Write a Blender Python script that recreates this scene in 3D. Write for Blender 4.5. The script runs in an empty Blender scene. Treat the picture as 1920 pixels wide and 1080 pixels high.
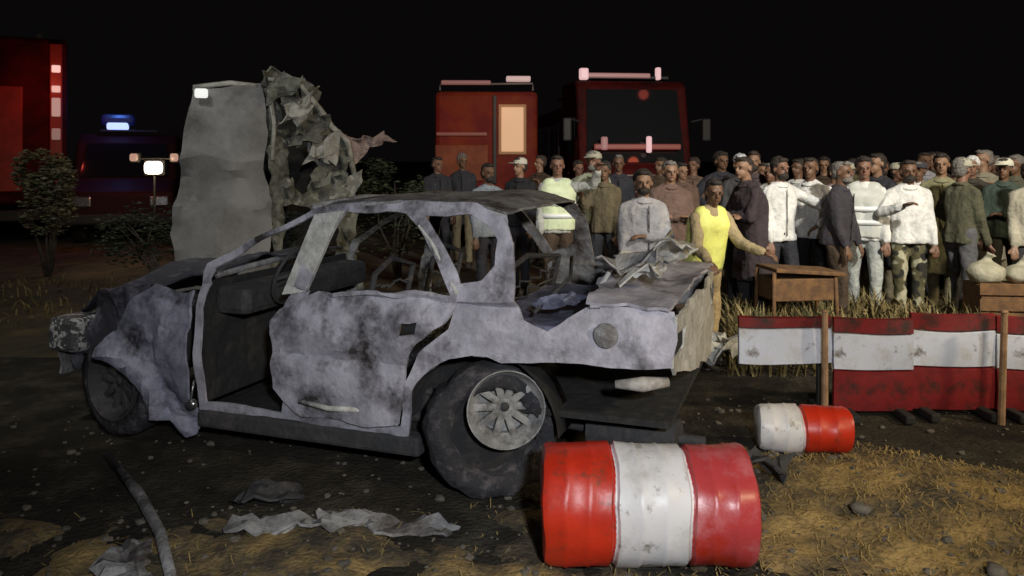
import bpy, bmesh, math, random
from math import sin, cos, pi, radians
from mathutils import Vector, Matrix, noise
from mathutils.geometry import tessellate_polygon

random.seed(7)
scene = bpy.context.scene
COL = scene.collection

# ------------------------------------------------------------------ camera
cam_d = bpy.data.cameras.new('camera')
cam = bpy.data.objects.new('camera', cam_d)
COL.objects.link(cam)
cam.location = (0, 0, 1.6)
cam.rotation_euler = (radians(90), 0, 0)
cam_d.sensor_width = 36
cam_d.lens = 36 * 1500 / 1920
cam_d.shift_y = -0.125
cam_d.clip_start = 0.05
cam_d.clip_end = 3000
scene.camera = cam

# ------------------------------------------------------------------ night sky
w = bpy.data.worlds.new('World')
scene.world = w
w.use_nodes = True
nt = w.node_tree
bg = nt.nodes['Background']
sky = nt.nodes.new('ShaderNodeTexSky')
sky.sky_type = 'NISHITA'
sky.sun_disc = False
sky.sun_elevation = radians(-6)
sky.sun_rotation = radians(150)
mixc = nt.nodes.new('ShaderNodeMix')
mixc.data_type = 'RGBA'
mixc.inputs[0].default_value = 0.9
mixc.inputs[7].default_value = (0.030, 0.025, 0.026, 1)
nt.links.new(sky.outputs[0], mixc.inputs[6])
nt.links.new(mixc.outputs[2], bg.inputs[0])
bg.inputs[1].default_value = 0.10

# ------------------------------------------------------------------ lamps
def lamp(name, kind, loc, energy, color, target=None, size=0.3, angle=None, blend=0.5):
    d = bpy.data.lights.new(name, kind)
    d.energy = energy
    d.color = color
    if kind in ('POINT', 'SPOT'):
        d.shadow_soft_size = size
    if kind == 'AREA':
        d.size = size
    if kind == 'SPOT':
        d.spot_size = radians(angle or 80)
        d.spot_blend = blend
    if kind == 'SUN':
        d.angle = radians(size)
    o = bpy.data.objects.new(name, d)
    COL.objects.link(o)
    o.location = loc
    if target is not None:
        o.rotation_euler = (Vector(target) - Vector(loc)).to_track_quat('-Z', 'Y').to_euler()
    return o

lamp('work_light_beside_photographer', 'SPOT', (0.55, -0.9, 2.3), 520, (0.92, 0.95, 1.0), (0.15, 3.9, 0.5), 0.10, 66, 0.9)
lamp('warm_floodlight_right', 'SPOT', (7.5, 2.0, 4.6), 900, (1.0, 0.80, 0.52), (3.4, 7.6, 0.4), 0.25, 80, 0.8)
lamp('white_floodlight_over_crowd', 'SPOT', (4.0, 1.2, 5.2), 2700, (1.0, 0.96, 0.86), (3.6, 10.0, 1.2), 0.25, 62, 0.7)
lamp('ground_floodlight', 'SPOT', (3.6, 0.2, 3.2), 300, (1.0, 0.78, 0.45), (2.0, 3.3, 0.0), 0.15, 75, 0.9)

lamp('added_fill_on_wreck', 'SPOT', (-3.2, 2.0, 6.0), 430, (1.0, 0.98, 0.93), (-3.2, 7.8, 1.6), 0.2, 72, 0.8)  # added spot with no visible source, brightens wreck and shrub at left

vs = scene.view_settings
vs.view_transform = 'Standard'
vs.look = 'None'
vs.exposure = 0.0
vs.gamma = 1.0

# ------------------------------------------------------------------ materials
_M = {}
def mat(name, col, rough=0.7, metal=0.0, col2=None, scale=8.0, bump=0.0, lo=0.4, hi=0.6, col3=None, scale3=2.0,
        lo3=0.5, hi3=0.6, emit=None, estr=0.0, spec=0.5, bscale=None, coat=0.0, detail=6.0):
    if name in _M:
        return _M[name]
    m = bpy.data.materials.new(name)
    m.use_nodes = True
    n = m.node_tree.nodes
    l = m.node_tree.links
    p = n['Principled BSDF']
    p.inputs['Base Color'].default_value = (*col, 1)
    p.inputs['Roughness'].default_value = rough
    p.inputs['Metallic'].default_value = metal
    p.inputs['Specular IOR Level'].default_value = spec
    if coat:
        p.inputs['Coat Weight'].default_value = coat
    tc = n.new('ShaderNodeTexCoord')
    out = None
    def layer(prev, c, sc, a, b, seed):
        t = n.new('ShaderNodeTexNoise')
        t.noise_dimensions = '4D'
        t.inputs['W'].default_value = seed
        t.inputs['Scale'].default_value = sc
        t.inputs['Detail'].default_value = detail
        t.inputs['Roughness'].default_value = 0.70
        l.new(tc.outputs['Object'], t.inputs['Vector'])
        r = n.new('ShaderNodeMapRange')
        r.inputs[1].default_value = a
        r.inputs[2].default_value = b
        l.new(t.outputs[0], r.inputs[0])
        x = n.new('ShaderNodeMix')
        x.data_type = 'RGBA'
        l.new(r.outputs[0], x.inputs[0])
        if prev is None:
            x.inputs[6].default_value = (*col, 1)
        else:
            l.new(prev, x.inputs[6])
        x.inputs[7].default_value = (*c, 1)
        return x.outputs[2]
    if col2 is not None:
        out = layer(None, col2, scale, lo, hi, 1.3)
    if col3 is not None:
        out = layer(out, col3, scale3, lo3, hi3, 7.7)
    if out is not None:
        l.new(out, p.inputs['Base Color'])
    if bump:
        t = n.new('ShaderNodeTexNoise')
        t.inputs['Scale'].default_value = bscale or scale * 2
        t.inputs['Detail'].default_value = 6
        l.new(tc.outputs['Object'], t.inputs['Vector'])
        b = n.new('ShaderNodeBump')
        b.inputs['Strength'].default_value = bump
        b.inputs['Distance'].default_value = 0.02
        l.new(t.outputs[0], b.inputs['Height'])
        l.new(b.outputs[0], p.inputs['Normal'])
    if emit is not None:
        p.inputs['Emission Color'].default_value = (*emit, 1)
        p.inputs['Emission Strength'].default_value = estr
    _M[name] = m
    return m

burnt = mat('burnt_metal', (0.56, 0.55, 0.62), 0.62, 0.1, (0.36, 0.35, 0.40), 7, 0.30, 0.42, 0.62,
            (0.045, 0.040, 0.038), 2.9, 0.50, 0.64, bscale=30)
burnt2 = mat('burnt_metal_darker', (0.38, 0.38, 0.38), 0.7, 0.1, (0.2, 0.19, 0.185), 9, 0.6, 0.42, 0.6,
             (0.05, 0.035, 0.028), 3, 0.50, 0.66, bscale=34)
ash = mat('ash_pale_metal', (0.66, 0.66, 0.61), 0.7, 0.0, (0.42, 0.42, 0.39), 14, 0.5, 0.42, 0.6)
soot = mat('soot', (0.025, 0.025, 0.026), 0.9, 0, (0.075, 0.07, 0.06), 10, 0.6, 0.5, 0.75)
char = mat('charred_steel', (0.06, 0.06, 0.062), 0.8, 0.2, (0.15, 0.13, 0.12), 9, 0.6, 0.5, 0.75)
tyre_m = mat('burnt_tyre', (0.035, 0.035, 0.04), 0.9, 0, (0.16, 0.14, 0.15), 16, 0.8, 0.5, 0.72)
rubber = mat('rubber', (0.02, 0.02, 0.02), 0.8)
char2 = mat('charred_blue_metal', (0.06, 0.06, 0.075), 0.6, 0.1, (0.22, 0.22, 0.26), 8, 0.4, 0.5, 0.66)
fend_m = mat('fender_blue_grey', (0.42, 0.42, 0.52), 0.6, 0.1, (0.20, 0.20, 0.26), 5, 0.3, 0.42, 0.6, (0.05, 0.05, 0.06), 4.5, 0.5, 0.66, bscale=30)
rimgrey = mat('rim_grey', (0.42, 0.42, 0.41), 0.7, 0.1, (0.22, 0.22, 0.22), 8, 0.5, 0.42, 0.6, (0.07, 0.065, 0.06), 7, 0.52, 0.66)
chrome = mat('chrome', (0.6, 0.6, 0.62), 0.25, 0.9, (0.3, 0.3, 0.3), 20)
bluegrey = mat('blue_grey_burnt', (0.25, 0.26, 0.36), 0.6, 0.1, (0.10, 0.105, 0.15), 8, 0.5, 0.42, 0.6, bscale=26)

# ------------------------------------------------------------------ mesh helpers
def link_mesh(name, me, m=None, parent=None, smooth=False, loc=None):
    o = bpy.data.objects.new(name, me)
    COL.objects.link(o)
    if m is not None:
        me.materials.append(m)
    if parent is not None:
        o.parent = parent
    if loc is not None:
        o.location = loc
    if smooth:
        for p in me.polygons:
            p.use_smooth = True
    return o

class MB:
    def __init__(s):
        s.v = []; s.f = []
    def add(s, vs_, fs, M=None):
        k = len(s.v)
        s.v += [tuple(M @ Vector(v)) if M is not None else tuple(v) for v in vs_]
        s.f += [tuple(i + k for i in f) for f in fs]
        return s
    def bm(s, b, M=None):
        b.verts.ensure_lookup_table()
        for i, v in enumerate(b.verts): v.index = i
        s.add([v.co.copy() for v in b.verts], [[v.index for v in f.verts] for f in b.faces], M)
        b.free()
        return s
    def box(s, c, d, M=None, bev=0.0):
        b = bmesh.new()
        bmesh.ops.create_cube(b, size=1)
        for v in b.verts:
            v.co = Vector((v.co.x * d[0] + c[0], v.co.y * d[1] + c[1], v.co.z * d[2] + c[2]))
        if bev:
            bmesh.ops.bevel(b, geom=b.edges[:], offset=bev, segments=2, affect='EDGES', profile=0.5)
        return s.bm(b, M)
    def tube(s, pts, r, n=10, M=None, closed=False):
        pts = [Vector(p) for p in pts]
        rs = r if isinstance(r, (list, tuple)) else [r] * len(pts)
        vs_, fs = [], []
        N = len(pts)
        up = None
        for i, p in enumerate(pts):
            if closed:
                t = (pts[(i + 1) % N] - pts[i - 1]).normalized()
            else:
                t = (pts[min(i + 1, N - 1)] - pts[max(i - 1, 0)]).normalized()
            if up is None:
                up = t.orthogonal().normalized()
            up = (up - t * up.dot(t)).normalized()
            q = t.cross(up)
            for k in range(n):
                a = 2 * pi * k / n
                vs_.append(p + (up * cos(a) + q * sin(a)) * rs[i])
        for i in range(N if closed else N - 1):
            j = (i + 1) % N
            for k in range(n):
                fs.append((i * n + k, i * n + (k + 1) % n, j * n + (k + 1) % n, j * n + k))
        if not closed:
            fs.append(tuple(range(n - 1, -1, -1)))
            fs.append(tuple((N - 1) * n + k for k in range(n)))
        return s.add(vs_, fs, M)
    def lathe(s, prof, n=32, M=None):
        """profile (radius, height) around z"""
        vs_, fs = [], []
        for (r, h) in prof:
            for k in range(n):
                a = 2 * pi * k / n
                vs_.append((r * cos(a), r * sin(a), h))
        for i in range(len(prof) - 1):
            for k in range(n):
                fs.append((i * n + k, i * n + (k + 1) % n, (i + 1) * n + (k + 1) % n, (i + 1) * n + k))
        if prof[0][0] > 1e-6: fs.append(tuple(range(n - 1, -1, -1)))
        if prof[-1][0] > 1e-6: fs.append(tuple((len(prof) - 1) * n + k for k in range(n)))
        return s.add(vs_, fs, M)
    def ball(s, c, r, M=None, sub=2):
        b = bmesh.new()
        bmesh.ops.create_icosphere(b, subdivisions=sub, radius=1)
        rr = r if isinstance(r, (list, tuple)) else (r, r, r)
        for v in b.verts:
            v.co = Vector((v.co.x * rr[0] + c[0], v.co.y * rr[1] + c[1], v.co.z * rr[2] + c[2]))
        return s.bm(b, M)
    def cap(s, a, b_, ra, rb, n=12):
        s.ball(a, ra); s.ball(b_, rb)
        a = Vector(a); b_ = Vector(b_)
        if (b_ - a).length > 1e-4:
            s.tube([a, b_], [ra, rb], n)
        return s
    def mesh(s, name):
        me = bpy.data.meshes.new(name)
        me.from_pydata(s.v, [], s.f)
        me.update()
        return me
    def build(s, name, m, parent=None, smooth=False, loc=None, angle=None):
        me = s.mesh(name)
        o = link_mesh(name, me, m, parent, smooth, loc)
        if angle is not None:
            me.set_sharp_from_angle(angle=radians(angle))
        return o

def empty(name, loc=(0, 0, 0), rz=0.0):
    o = bpy.data.objects.new(name, None)
    COL.objects.link(o)
    o.location = loc
    o.rotation_euler = (0, 0, rz)
    o.empty_display_size = 0.2
    return o

def tag(o, label, cat, group=None):
    o['label'] = label
    o['category'] = cat
    if group: o['group'] = group
    return o

def bake(o, mods):
    for (kind, kw) in mods:
        md = o.modifiers.new(kind.lower(), kind)
        for k, v in kw.items():
            setattr(md, k, v)
    dg = bpy.context.evaluated_depsgraph_get()
    dg.update()
    me = bpy.data.meshes.new_from_object(o.evaluated_get(dg))
    old = o.data
    me.name = old.name
    o.modifiers.clear()
    o.data = me
    return o

def sheet(name, loops, fn, m, parent=None, th=0.012, step=0.07, crumple=0.0, cs=5.0, seed=0.0, smooth=True):
    """flat outline (2D loops, first is outer, others holes) cut into a fine grid, lifted by fn(a,b)->(x,y,z), crumpled, given thickness"""
    L = [[Vector((p[0], p[1], 0)) for p in lp] for lp in loops]
    tris = tessellate_polygon(L)
    b = bmesh.new()
    vs_ = [b.verts.new(p) for lp in L for p in lp]
    for t in tris:
        try: b.faces.new([vs_[i] for i in t])
        except ValueError: pass
    xs = [v.co.x for v in b.verts]; ys = [v.co.y for v in b.verts]
    for ax, lo, hi in ((0, min(xs), max(xs)), (1, min(ys), max(ys))):
        k = lo + step
        while k < hi:
            co = Vector((k, 0, 0)) if ax == 0 else Vector((0, k, 0))
            no = Vector((1, 0, 0)) if ax == 0 else Vector((0, 1, 0))
            bmesh.ops.bisect_plane(b, geom=b.verts[:] + b.edges[:] + b.faces[:], dist=1e-5, plane_co=co, plane_no=no)
            k += step
    for v in b.verts:
        a, c = v.co.x, v.co.y
        p = Vector(fn(a, c))
        if crumple:
            q = Vector((a * cs + seed, c * cs, seed * 1.7))
            d = noise.noise_vector(q) * crumple + noise.noise_vector(q * 2.7) * crumple * 0.4
            p += d
            q2 = Vector((a * cs * 1.4 - seed, c * cs * 1.1, seed))
            fold = (0.28 - abs(noise.noise(q2))) + 0.5 * (0.2 - abs(noise.noise(q2 * 2.3)))
            p += Vector((0.15, 0.8, 0.4)) * fold * crumple * 0.9
        v.co = p
    bmesh.ops.recalc_face_normals(b, faces=b.faces[:])
    me = bpy.data.meshes.new(name)
    b.to_mesh(me); b.free()
    o = link_mesh(name, me, m, parent, smooth)
    bake(o, [('SOLIDIFY', dict(thickness=th, offset=0))])
    o.data.set_sharp_from_angle(angle=radians(22))
    return o

def arc(cx, cz, r, a0, a1, n=12):
    return [(cx + r * cos(radians(a0 + (a1 - a0) * i / n)), cz + r * sin(radians(a0 + (a1 - a0) * i / n))) for i in range(n + 1)]

# ------------------------------------------------------------------ ground
def ground_edge(x):
    return 3.66 + 0.10 * sin(x * 1.3 + 0.4) + 0.05 * sin(x * 4.1) + (0.72 if x > 1.2 else 0.72 * max(0, (x - 0.4) / 0.8)) * max(0.0, min(1.0, (3.6 - x) / 1.6))

asphalt = mat('scorched_asphalt', (0.044, 0.039, 0.030), 0.95, 0, (0.105, 0.092, 0.070), 4, 0.9, 0.48, 0.68, (0.014, 0.014, 0.013), 1.1, 0.5, 0.65, bscale=40, spec=0.15)
dirt = mat('dirt', (0.15, 0.115, 0.065), 0.95, 0, (0.05, 0.045, 0.035), 5, 0.8, 0.42, 0.62, (0.42, 0.29, 0.11), 1.9, 0.46, 0.60, bscale=45)
# base sheet to the horizon
g = MB().add([(-400, -20, -0.06), (400, -20, -0.06), (400, 900, -0.06), (-400, 900, -0.06)], [(0, 1, 2, 3)])
o = g.build('ground', mat('far_ground', (0.05, 0.042, 0.03), 0.95, 0, (0.09, 0.075, 0.05), 1.2, 0.5, bscale=12)); o['kind'] = 'structure'
def relief(name, x0, x1, y0, y1, step, hf, m, keep=None):
    nx = int((x1 - x0) / step) + 1; ny = int((y1 - y0) / step) + 1
    vs_ = []; fs = []
    for j in range(ny):
        for i in range(nx):
            x = x0 + i * step; y = y0 + j * step
            vs_.append((x, y, hf(x, y)))
    for j in range(ny - 1):
        for i in range(nx - 1):
            a = j * nx + i
            fs.append((a, a + 1, a + nx + 1, a + nx))
    return MB().add(vs_, fs).build(name, m, smooth=True)
def smooth01(t):
    t = max(0.0, min(1.0, t)); return t * t * (3 - 2 * t)
def h_dirt(x, y):
    k = 1 - smooth01((y - ground_edge(x) + 0.15) / 0.3)
    n = noise.noise(Vector((x * 1.7, y * 1.7, 3))) * 0.05 + noise.noise(Vector((x * 6, y * 6, 1))) * 0.028 + noise.noise(Vector((x * 17, y * 17, 1))) * 0.012
    m_ = 0.08 * math.exp(-((x - 2.1) ** 2 / 0.8 + (y - 3.7) ** 2 / 0.25))
    return -0.04 + k * (0.045 + max(-0.03, n) + m_)
o = relief('dirt_verge', -4.2, 5.4, 1.6, 4.9, 0.03, h_dirt, dirt); o['kind'] = 'structure'
o = relief('road', -16, 16, 3.0, 6.6, 0.1, lambda x, y: -0.004 + 0.006 * noise.noise(Vector((x * 2, y * 2, 0))), asphalt); o['kind'] = 'structure'
o = relief('dirt_lot', -24, 24, 6.4, 24, 0.16, lambda x, y: 0.012 * smooth01((y - 6.4) / 0.3) - 0.012 + 0.05 * noise.noise(Vector((x * 1.1, y * 1.1, 5))) * smooth01((y - 6.4) / 0.6),
           mat('olive_dirt', (0.075, 0.062, 0.03), 0.95, 0, (0.035, 0.032, 0.022), 3, 0.8, 0.42, 0.62, (0.14, 0.10, 0.045), 1.2, 0.5, 0.64, bscale=20)); o['kind'] = 'structure'

# ------------------------------------------------------------------ burnt-out car
car = empty('burnt_car', (-0.15, 3.75, 0), radians(-20))
tag(car, 'burnt-out grey sedan without glass, front door or rear bumper, standing in the foreground', 'car wreck')
W = 1.6
def tumble(z):
    t = 0.0 if z < 0.93 else (z - 0.93) * 0.30
    return t + 0.05 * ((0.62 - z) / 0.4) ** 2 * (1 if z < 0.93 else 0) + (0.03 if z > 0.93 else 0.03 * smooth01((z - 0.8) / 0.13)) 
def near(a, b): return (a, tumble(b), b)
def far(a, b): return (a, W - tumble(b), b)
rear_arch = arc(-0.02, 0.31, 0.37, 172, 68, 12)
shell = [(-1.66, 0.2), (-0.40, 0.2)] + rear_arch + [(0.30, 0.675), (0.62, 0.685), (0.89, 0.70), (0.90, 0.82), (0.885, 0.925), (0.52, 0.93), (0.42, 0.875),
         (0.32, 0.815), (0.21, 0.86), (0.155, 0.95), (0.145, 1.10), (0.13, 1.21), (0.06, 1.32), (-0.08, 1.375), (-0.39, 1.40), (-0.75, 1.385), (-1.0, 1.345),
         (-1.30, 1.20), (-1.62, 1.03), (-1.66, 0.92)]
front_hole = [(-1.61, 0.30), (-1.13, 0.27), (-1.10, 0.36), (-1.12, 0.80), (-1.06, 0.95), (-0.955, 1.30), (-1.02, 1.305), (-1.30, 1.165), (-1.57, 1.01), (-1.62, 0.90)]
rear_hole = [(-1.02, 0.28), (-0.44, 0.30), (-0.40, 0.50), (-0.32, 0.66), (-0.16, 0.80), (-0.15, 0.93), (-0.36, 1.26), (-0.46, 1.335), (-0.82, 1.33), (-0.90, 1.18), (-0.98, 0.93), (-1.03, 0.80)]
q_hole = [(-0.34, 1.325), (-0.12, 1.325), (-0.02, 1.29), (0.045, 1.22), (0.045, 1.10), (-0.02, 1.03), (-0.12, 1.0), (-0.26, 1.22)]
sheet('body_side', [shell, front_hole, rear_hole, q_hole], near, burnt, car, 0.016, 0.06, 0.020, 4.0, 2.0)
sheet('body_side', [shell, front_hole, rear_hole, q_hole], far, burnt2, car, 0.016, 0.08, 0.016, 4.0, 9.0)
MB().lathe([(0, 0.006), (0.05, 0.006), (0.056, 0.0), (0.056, -0.01)], 24, Matrix.Translation((0.60, -0.002, 0.82)) @ Matrix.Rotation(radians(90), 4, 'X')).build('fuel_flap', burnt2, car, True)
# sill
MB().box((-1.0, 0.07, 0.20), (1.34, 0.10, 0.10), bev=0.02).build('sill', char, car)
MB().box((-1.0, 1.53, 0.20), (1.34, 0.10, 0.10), bev=0.02).build('sill', char, car)
# rear door
door_out = [(-0.985, 0.30), (-0.70, 0.295), (-0.41, 0.31), (-0.40, 0.45), (-0.385, 0.60), (-0.31, 0.72), (-0.19, 0.82), (-0.13, 0.90), (-0.13, 0.955),
            (-0.55, 0.945), (-0.90, 0.925), (-0.96, 0.90), (-1.115, 0.82), (-1.155, 0.76), (-1.16, 0.55), (-1.15, 0.42), (-1.08, 0.35)]
d_hole = [(-0.40, 0.815), (-0.31, 0.815), (-0.31, 0.765), (-0.40, 0.765)]
dr = sheet('rear_door', [door_out, d_hole], lambda a, b: (a, tumble(b) - 0.022 - 0.018 * sin((a + 1.15) * 3) + 0.02 * math.exp(-((b - 0.62) / 0.03) ** 2), b), burnt, car, 0.022, 0.045, 0.024, 4.6, 5.0)
dr['label'] = 'pale buckled rear door with a dark hole where its handle was'
MB().tube([near(-0.46, 1.335), near(-0.38, 1.27), near(-0.31, 1.20), near(-0.22, 1.08), near(-0.135, 0.955)], 0.012, 8).build('window_frame', ash, dr, True)
MB().tube([(-0.98, -0.02, 0.375), (-0.80, -0.035, 0.36), (-0.60, -0.02, 0.37)], 0.014, 8).build('trim_strip', ash, dr, True)
MB().box((-0.355, 0.012, 0.79), (0.10, 0.02, 0.06), bev=0.006).build('handle_recess', soot, dr)
# pale inner face of the B pillar, leaning
MB().add([near(-0.83, 1.335), near(-0.99, 1.315), near(-1.125, 0.90), near(-0.985, 0.92)] + [(p[0], p[1] - 0.022, p[2]) for p in (near(-0.83, 1.335), near(-0.99, 1.315), near(-1.125, 0.90), near(-0.985, 0.92))],
         [(0, 1, 2, 3), (7, 6, 5, 4), (0, 4, 5, 1), (1, 5, 6, 2), (2, 6, 7, 3), (3, 7, 4, 0)]).build('centre_pillar', ash, car)
# front fender
fa = arc(-2.33, 0.14, 0.36, 150, 4, 14)
fender = [(-1.67, 0.17), (-1.68, 0.92), (-1.95, 0.89), (-2.10, 0.80), (-2.16, 0.66), (-2.24, 0.60), (-2.30, 0.49)] + fa[8:] + [(-1.86, 0.15), (-1.80, 0.06), (-1.73, 0.08)]
fender_f = [(-1.98, 0.885), (-2.42, 0.80), (-2.52, 0.74), (-2.50, 0.66), (-2.58, 0.46), (-2.68, 0.36), (-2.60, 0.33)] + fa[2:9] + [(-2.22, 0.62), (-2.14, 0.68), (-2.08, 0.80)]
sheet('crushed_wing', [fender_f], lambda a, b: (a, 0.02 + 0.10 * smooth01((-2.1 - a) / 0.4), b), char2, car, 0.014, 0.045, 0.06, 5, 3.0)
ff = sheet('front_fender', [fender], lambda a, b: (a, tumble(b) - 0.035 + 0.07 * smooth01((-2.3 - a) / 0.4) - 0.05 * math.exp(-((math.hypot(a + 2.33, b - 0.14) - 0.40) / 0.05) ** 2), b), fend_m, car, 0.014, 0.045, 0.042, 4.4, 1.0)
ff['label'] = 'buckled front fender peeling off at its lower tip'
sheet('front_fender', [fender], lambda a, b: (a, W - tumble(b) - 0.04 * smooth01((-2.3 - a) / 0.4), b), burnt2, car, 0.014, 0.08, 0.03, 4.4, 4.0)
# bonnet
def bz(x): return 0.93 - 0.13 * smooth01((-1.68 - x) / 0.8) - 0.17 * smooth01((-2.42 - x) / 0.31)
sheet('bonnet', [[(-1.70, 0.04), (-1.70, 1.56), (-2.4, 1.54), (-2.70, 1.40), (-2.74, 0.8), (-2.70, 0.20), (-2.4, 0.06)]],
      lambda a, b: (a, b, bz(a) + 0.02 + 0.05 * sin(b * pi / W) + 0.06 * math.exp(-((a + 2.2) / 0.09) ** 2) * (0.4 + 0.6 * sin(b * 3))), char2, car, 0.012, 0.06, 0.04, 3.6, 3.0)
sheet('front_panel', [[(0.06, 0.32), (1.54, 0.32), (1.54, 0.64), (0.06, 0.64)], [(0.35, 0.40), (1.25, 0.40), (1.25, 0.56), (0.35, 0.56)]],
      lambda a, b: (-2.73 - 0.06 * sin(a * pi / W), a, b), burnt2, car, 0.014, 0.07, 0.03, 4, 2)
for yy in (0.06, 1.38):
    hl = MB().box((-2.645, yy + 0.08, 0.575), (0.22, 0.26, 0.20), bev=0.03).build('headlight', mat('crazed_lens', (0.10, 0.10, 0.10), 0.5, 0, (0.55, 0.55, 0.52), 22, 0.6, 0.5, 0.56, detail=2), car)
    if yy < 1: hl['label'] = 'headlight of crazed, speckled glass'
    MB().lathe([(0.0, 0.03), (0.03, 0.028), (0.05, 0.01), (0.052, 0)], 16, Matrix.Translation((-2.765, yy + 0.08, 0.575)) @ Matrix.Rotation(radians(-90), 4, 'Y')).build('reflector', chrome, hl, True)
MB().box((-2.2, 0.8, 0.5), (0.5, 0.55, 0.4), bev=0.05).box((-2.15, 0.65, 0.72), (0.35, 0.16, 0.08), bev=0.02).tube([(-2.4, 0.4, 0.62), (-2.2, 0.45, 0.72), (-2.0, 0.7, 0.7)], 0.03).build('engine', char, car)
# A pillars, firewall
MB().box((-1.67, 0.8, 0.6), (0.02, 1.44, 0.66)).build('firewall', soot, car)
# roof
def roof_f(a, b):
    e = min(b - 0.17, W - 0.17 - b)
    z = 1.385 + 0.025 * smooth01(e / 0.25) - 0.05 * smooth01((-0.75 - a) / 0.3) - 0.055 * smooth01((a + 0.15) / 0.25)
    return (a, b, z - 0.05 * math.exp(-((a + 0.55) / 0.3) ** 2 - ((b - 0.75) / 0.35) ** 2))
sheet('roof', [[(-1.03, 0.17), (-0.70, 0.165), (-0.2, 0.165), (0.06, 0.18), (0.10, 0.5), (0.10, 1.1), (0.06, 1.42), (-0.2, 1.435), (-0.7, 1.435), (-1.03, 1.43), (-1.09, 0.8)]],
      roof_f, burnt2, car, 0.014, 0.07, 0.014, 3, 6)
# boot lid and tail
sheet('boot_lid', [[(0.50, 0.05), (0.89, 0.04), (0.91, 0.8), (0.89, 1.56), (0.48, 1.55), (0.40, 1.2), (0.42, 0.8), (0.47, 0.4)]],
      lambda a, b: (a, b, 0.945 + 0.035 * sin(b * pi / W) + 0.07 * math.exp(-((b - 1.05) / 0.14) ** 2) * smooth01((0.85 - a) / 0.3)), burnt, car, 0.014, 0.05, 0.034, 4.5, 8)
sheet('tail_panel', [[(0.02, 0.70), (0.06, 0.66), (1.54, 0.42), (1.58, 0.68), (1.56, 0.92), (0.04, 0.925)], [(0.06, 0.84), (0.30, 0.85), (0.30, 0.74), (0.06, 0.72)], [(1.54, 0.84), (1.30, 0.85), (1.30, 0.74), (1.54, 0.72)]],
      lambda a, b: (0.89 + 0.03 * sin(a * pi / W), a, b), ash, car, 0.014, 0.06, 0.024, 4, 3)
for yy in (0.18, 1.42):
    MB().box((0.875, yy, 0.785), (0.05, 0.20, 0.09), bev=0.012).build('tail_light', soot, car)
MB().tube([(0.86, 0.10, 0.615), (0.76, 0.04, 0.61), (0.64, 0.02, 0.605)], [0.022, 0.034, 0.018], 10).build('bumper_bracket', mat('pale_plastic', (0.62, 0.60, 0.55), 0.6, 0, (0.35, 0.33, 0.3), 20), car, True)
MB().tube([(0.88, 0.3, 0.30), (0.45, 0.34, 0.29)], 0.09, 16).tube([(1.0, 0.3, 0.30), (0.88, 0.3, 0.30)], 0.025).tube([(0.45, 0.34, 0.29), (-0.6, 0.6, 0.25)], 0.025).build('exhaust', char, car, True, angle=50)
for (cx_, cy_, pts_, sd_, m2) in ((0.62, 1.25, [(-0.16, -0.2), (0.14, -0.16), (0.2, 0.2), (-0.1, 0.24)], 3, ash), (0.55, 0.62, [(-0.12, -0.2), (0.16, -0.1), (0.12, 0.2), (-0.14, 0.16)], 7, burnt2), (0.28, 0.35, [(-0.12, -0.16), (0.1, -0.12), (0.12, 0.2), (-0.1, 0.14)], 11, bluegrey), (0.72, 0.36, [(-0.12, -0.07), (0.12, -0.09), (0.1, 0.1), (-0.1, 0.06)], 15, ash)):
    sheet('torn_panel', [pts_], lambda a, b: (cx_ + a, cy_ + b, (1.05 if cx_ > 0.5 else 0.90) + 0.25 * a - 0.2 * b), m2, car, 0.01, 0.04, 0.09, 7, sd_)
MB().tube([(0.45, 0.5, 0.95), (0.5, 0.8, 1.10), (0.62, 1.1, 1.06), (0.66, 1.5, 1.16)], 0.012).build('bent_rod', ash, car, True)
MB().tube([(0.2, 0.2, 0.86), (0.3, 0.5, 1.0), (0.22, 0.8, 1.06)], 0.010).build('bent_rod', char, car, True)
# floor, wheel houses, interior
MB().box((-0.95, 0.8, 0.22), (1.5, 1.42, 0.03)).box((0.3, 0.8, 0.42), (1.14, 1.40, 0.03)).box((-0.28, 0.8, 0.33), (0.03, 1.4, 0.22)).build('floor_pan', soot, car)
for yy in (0.14, 1.46):
    hb = MB()
    pr = arc(-0.02, 0.31, 0.39, 178, 2, 16)
    a_, b_ = (yy - 0.10, yy + 0.12) if yy < 1 else (yy - 0.12, yy + 0.10)
    vs_ = [(p[0], a_, p[1]) for p in pr] + [(p[0], b_, p[1]) for p in pr]
    n_ = len(pr)
    hb.add(vs_, [(i, i + 1, n_ + i + 1, n_ + i) for i in range(n_ - 1)] + ([tuple(range(n_, 2 * n_))] if yy < 1 else [tuple(range(n_))])).build('wheel_house', soot, car, True)
MB().box((0.16, 0.8, 0.80), (0.5, 1.28, 0.02)).build('parcel_shelf', bluegrey, car)
MB().box((-1.55, 0.8, 0.82), (0.22, 1.30, 0.16), bev=0.04).tube([(-1.48, 0.42, 0.86), (-1.34, 0.42, 0.93)], 0.02).build('dashboard', char, car)
MB().tube([(-1.33 + 0.06 * sin(a), 0.42 + 0.17 * cos(a), 0.94 + 0.16 * sin(a)) for a in [i * pi / 12 for i in range(24)]], 0.011, 8, closed=True).tube([(-1.33, 0.25, 0.94), (-1.33, 0.59, 0.94)], 0.012).build('steering_wheel', char, car, True)
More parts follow.
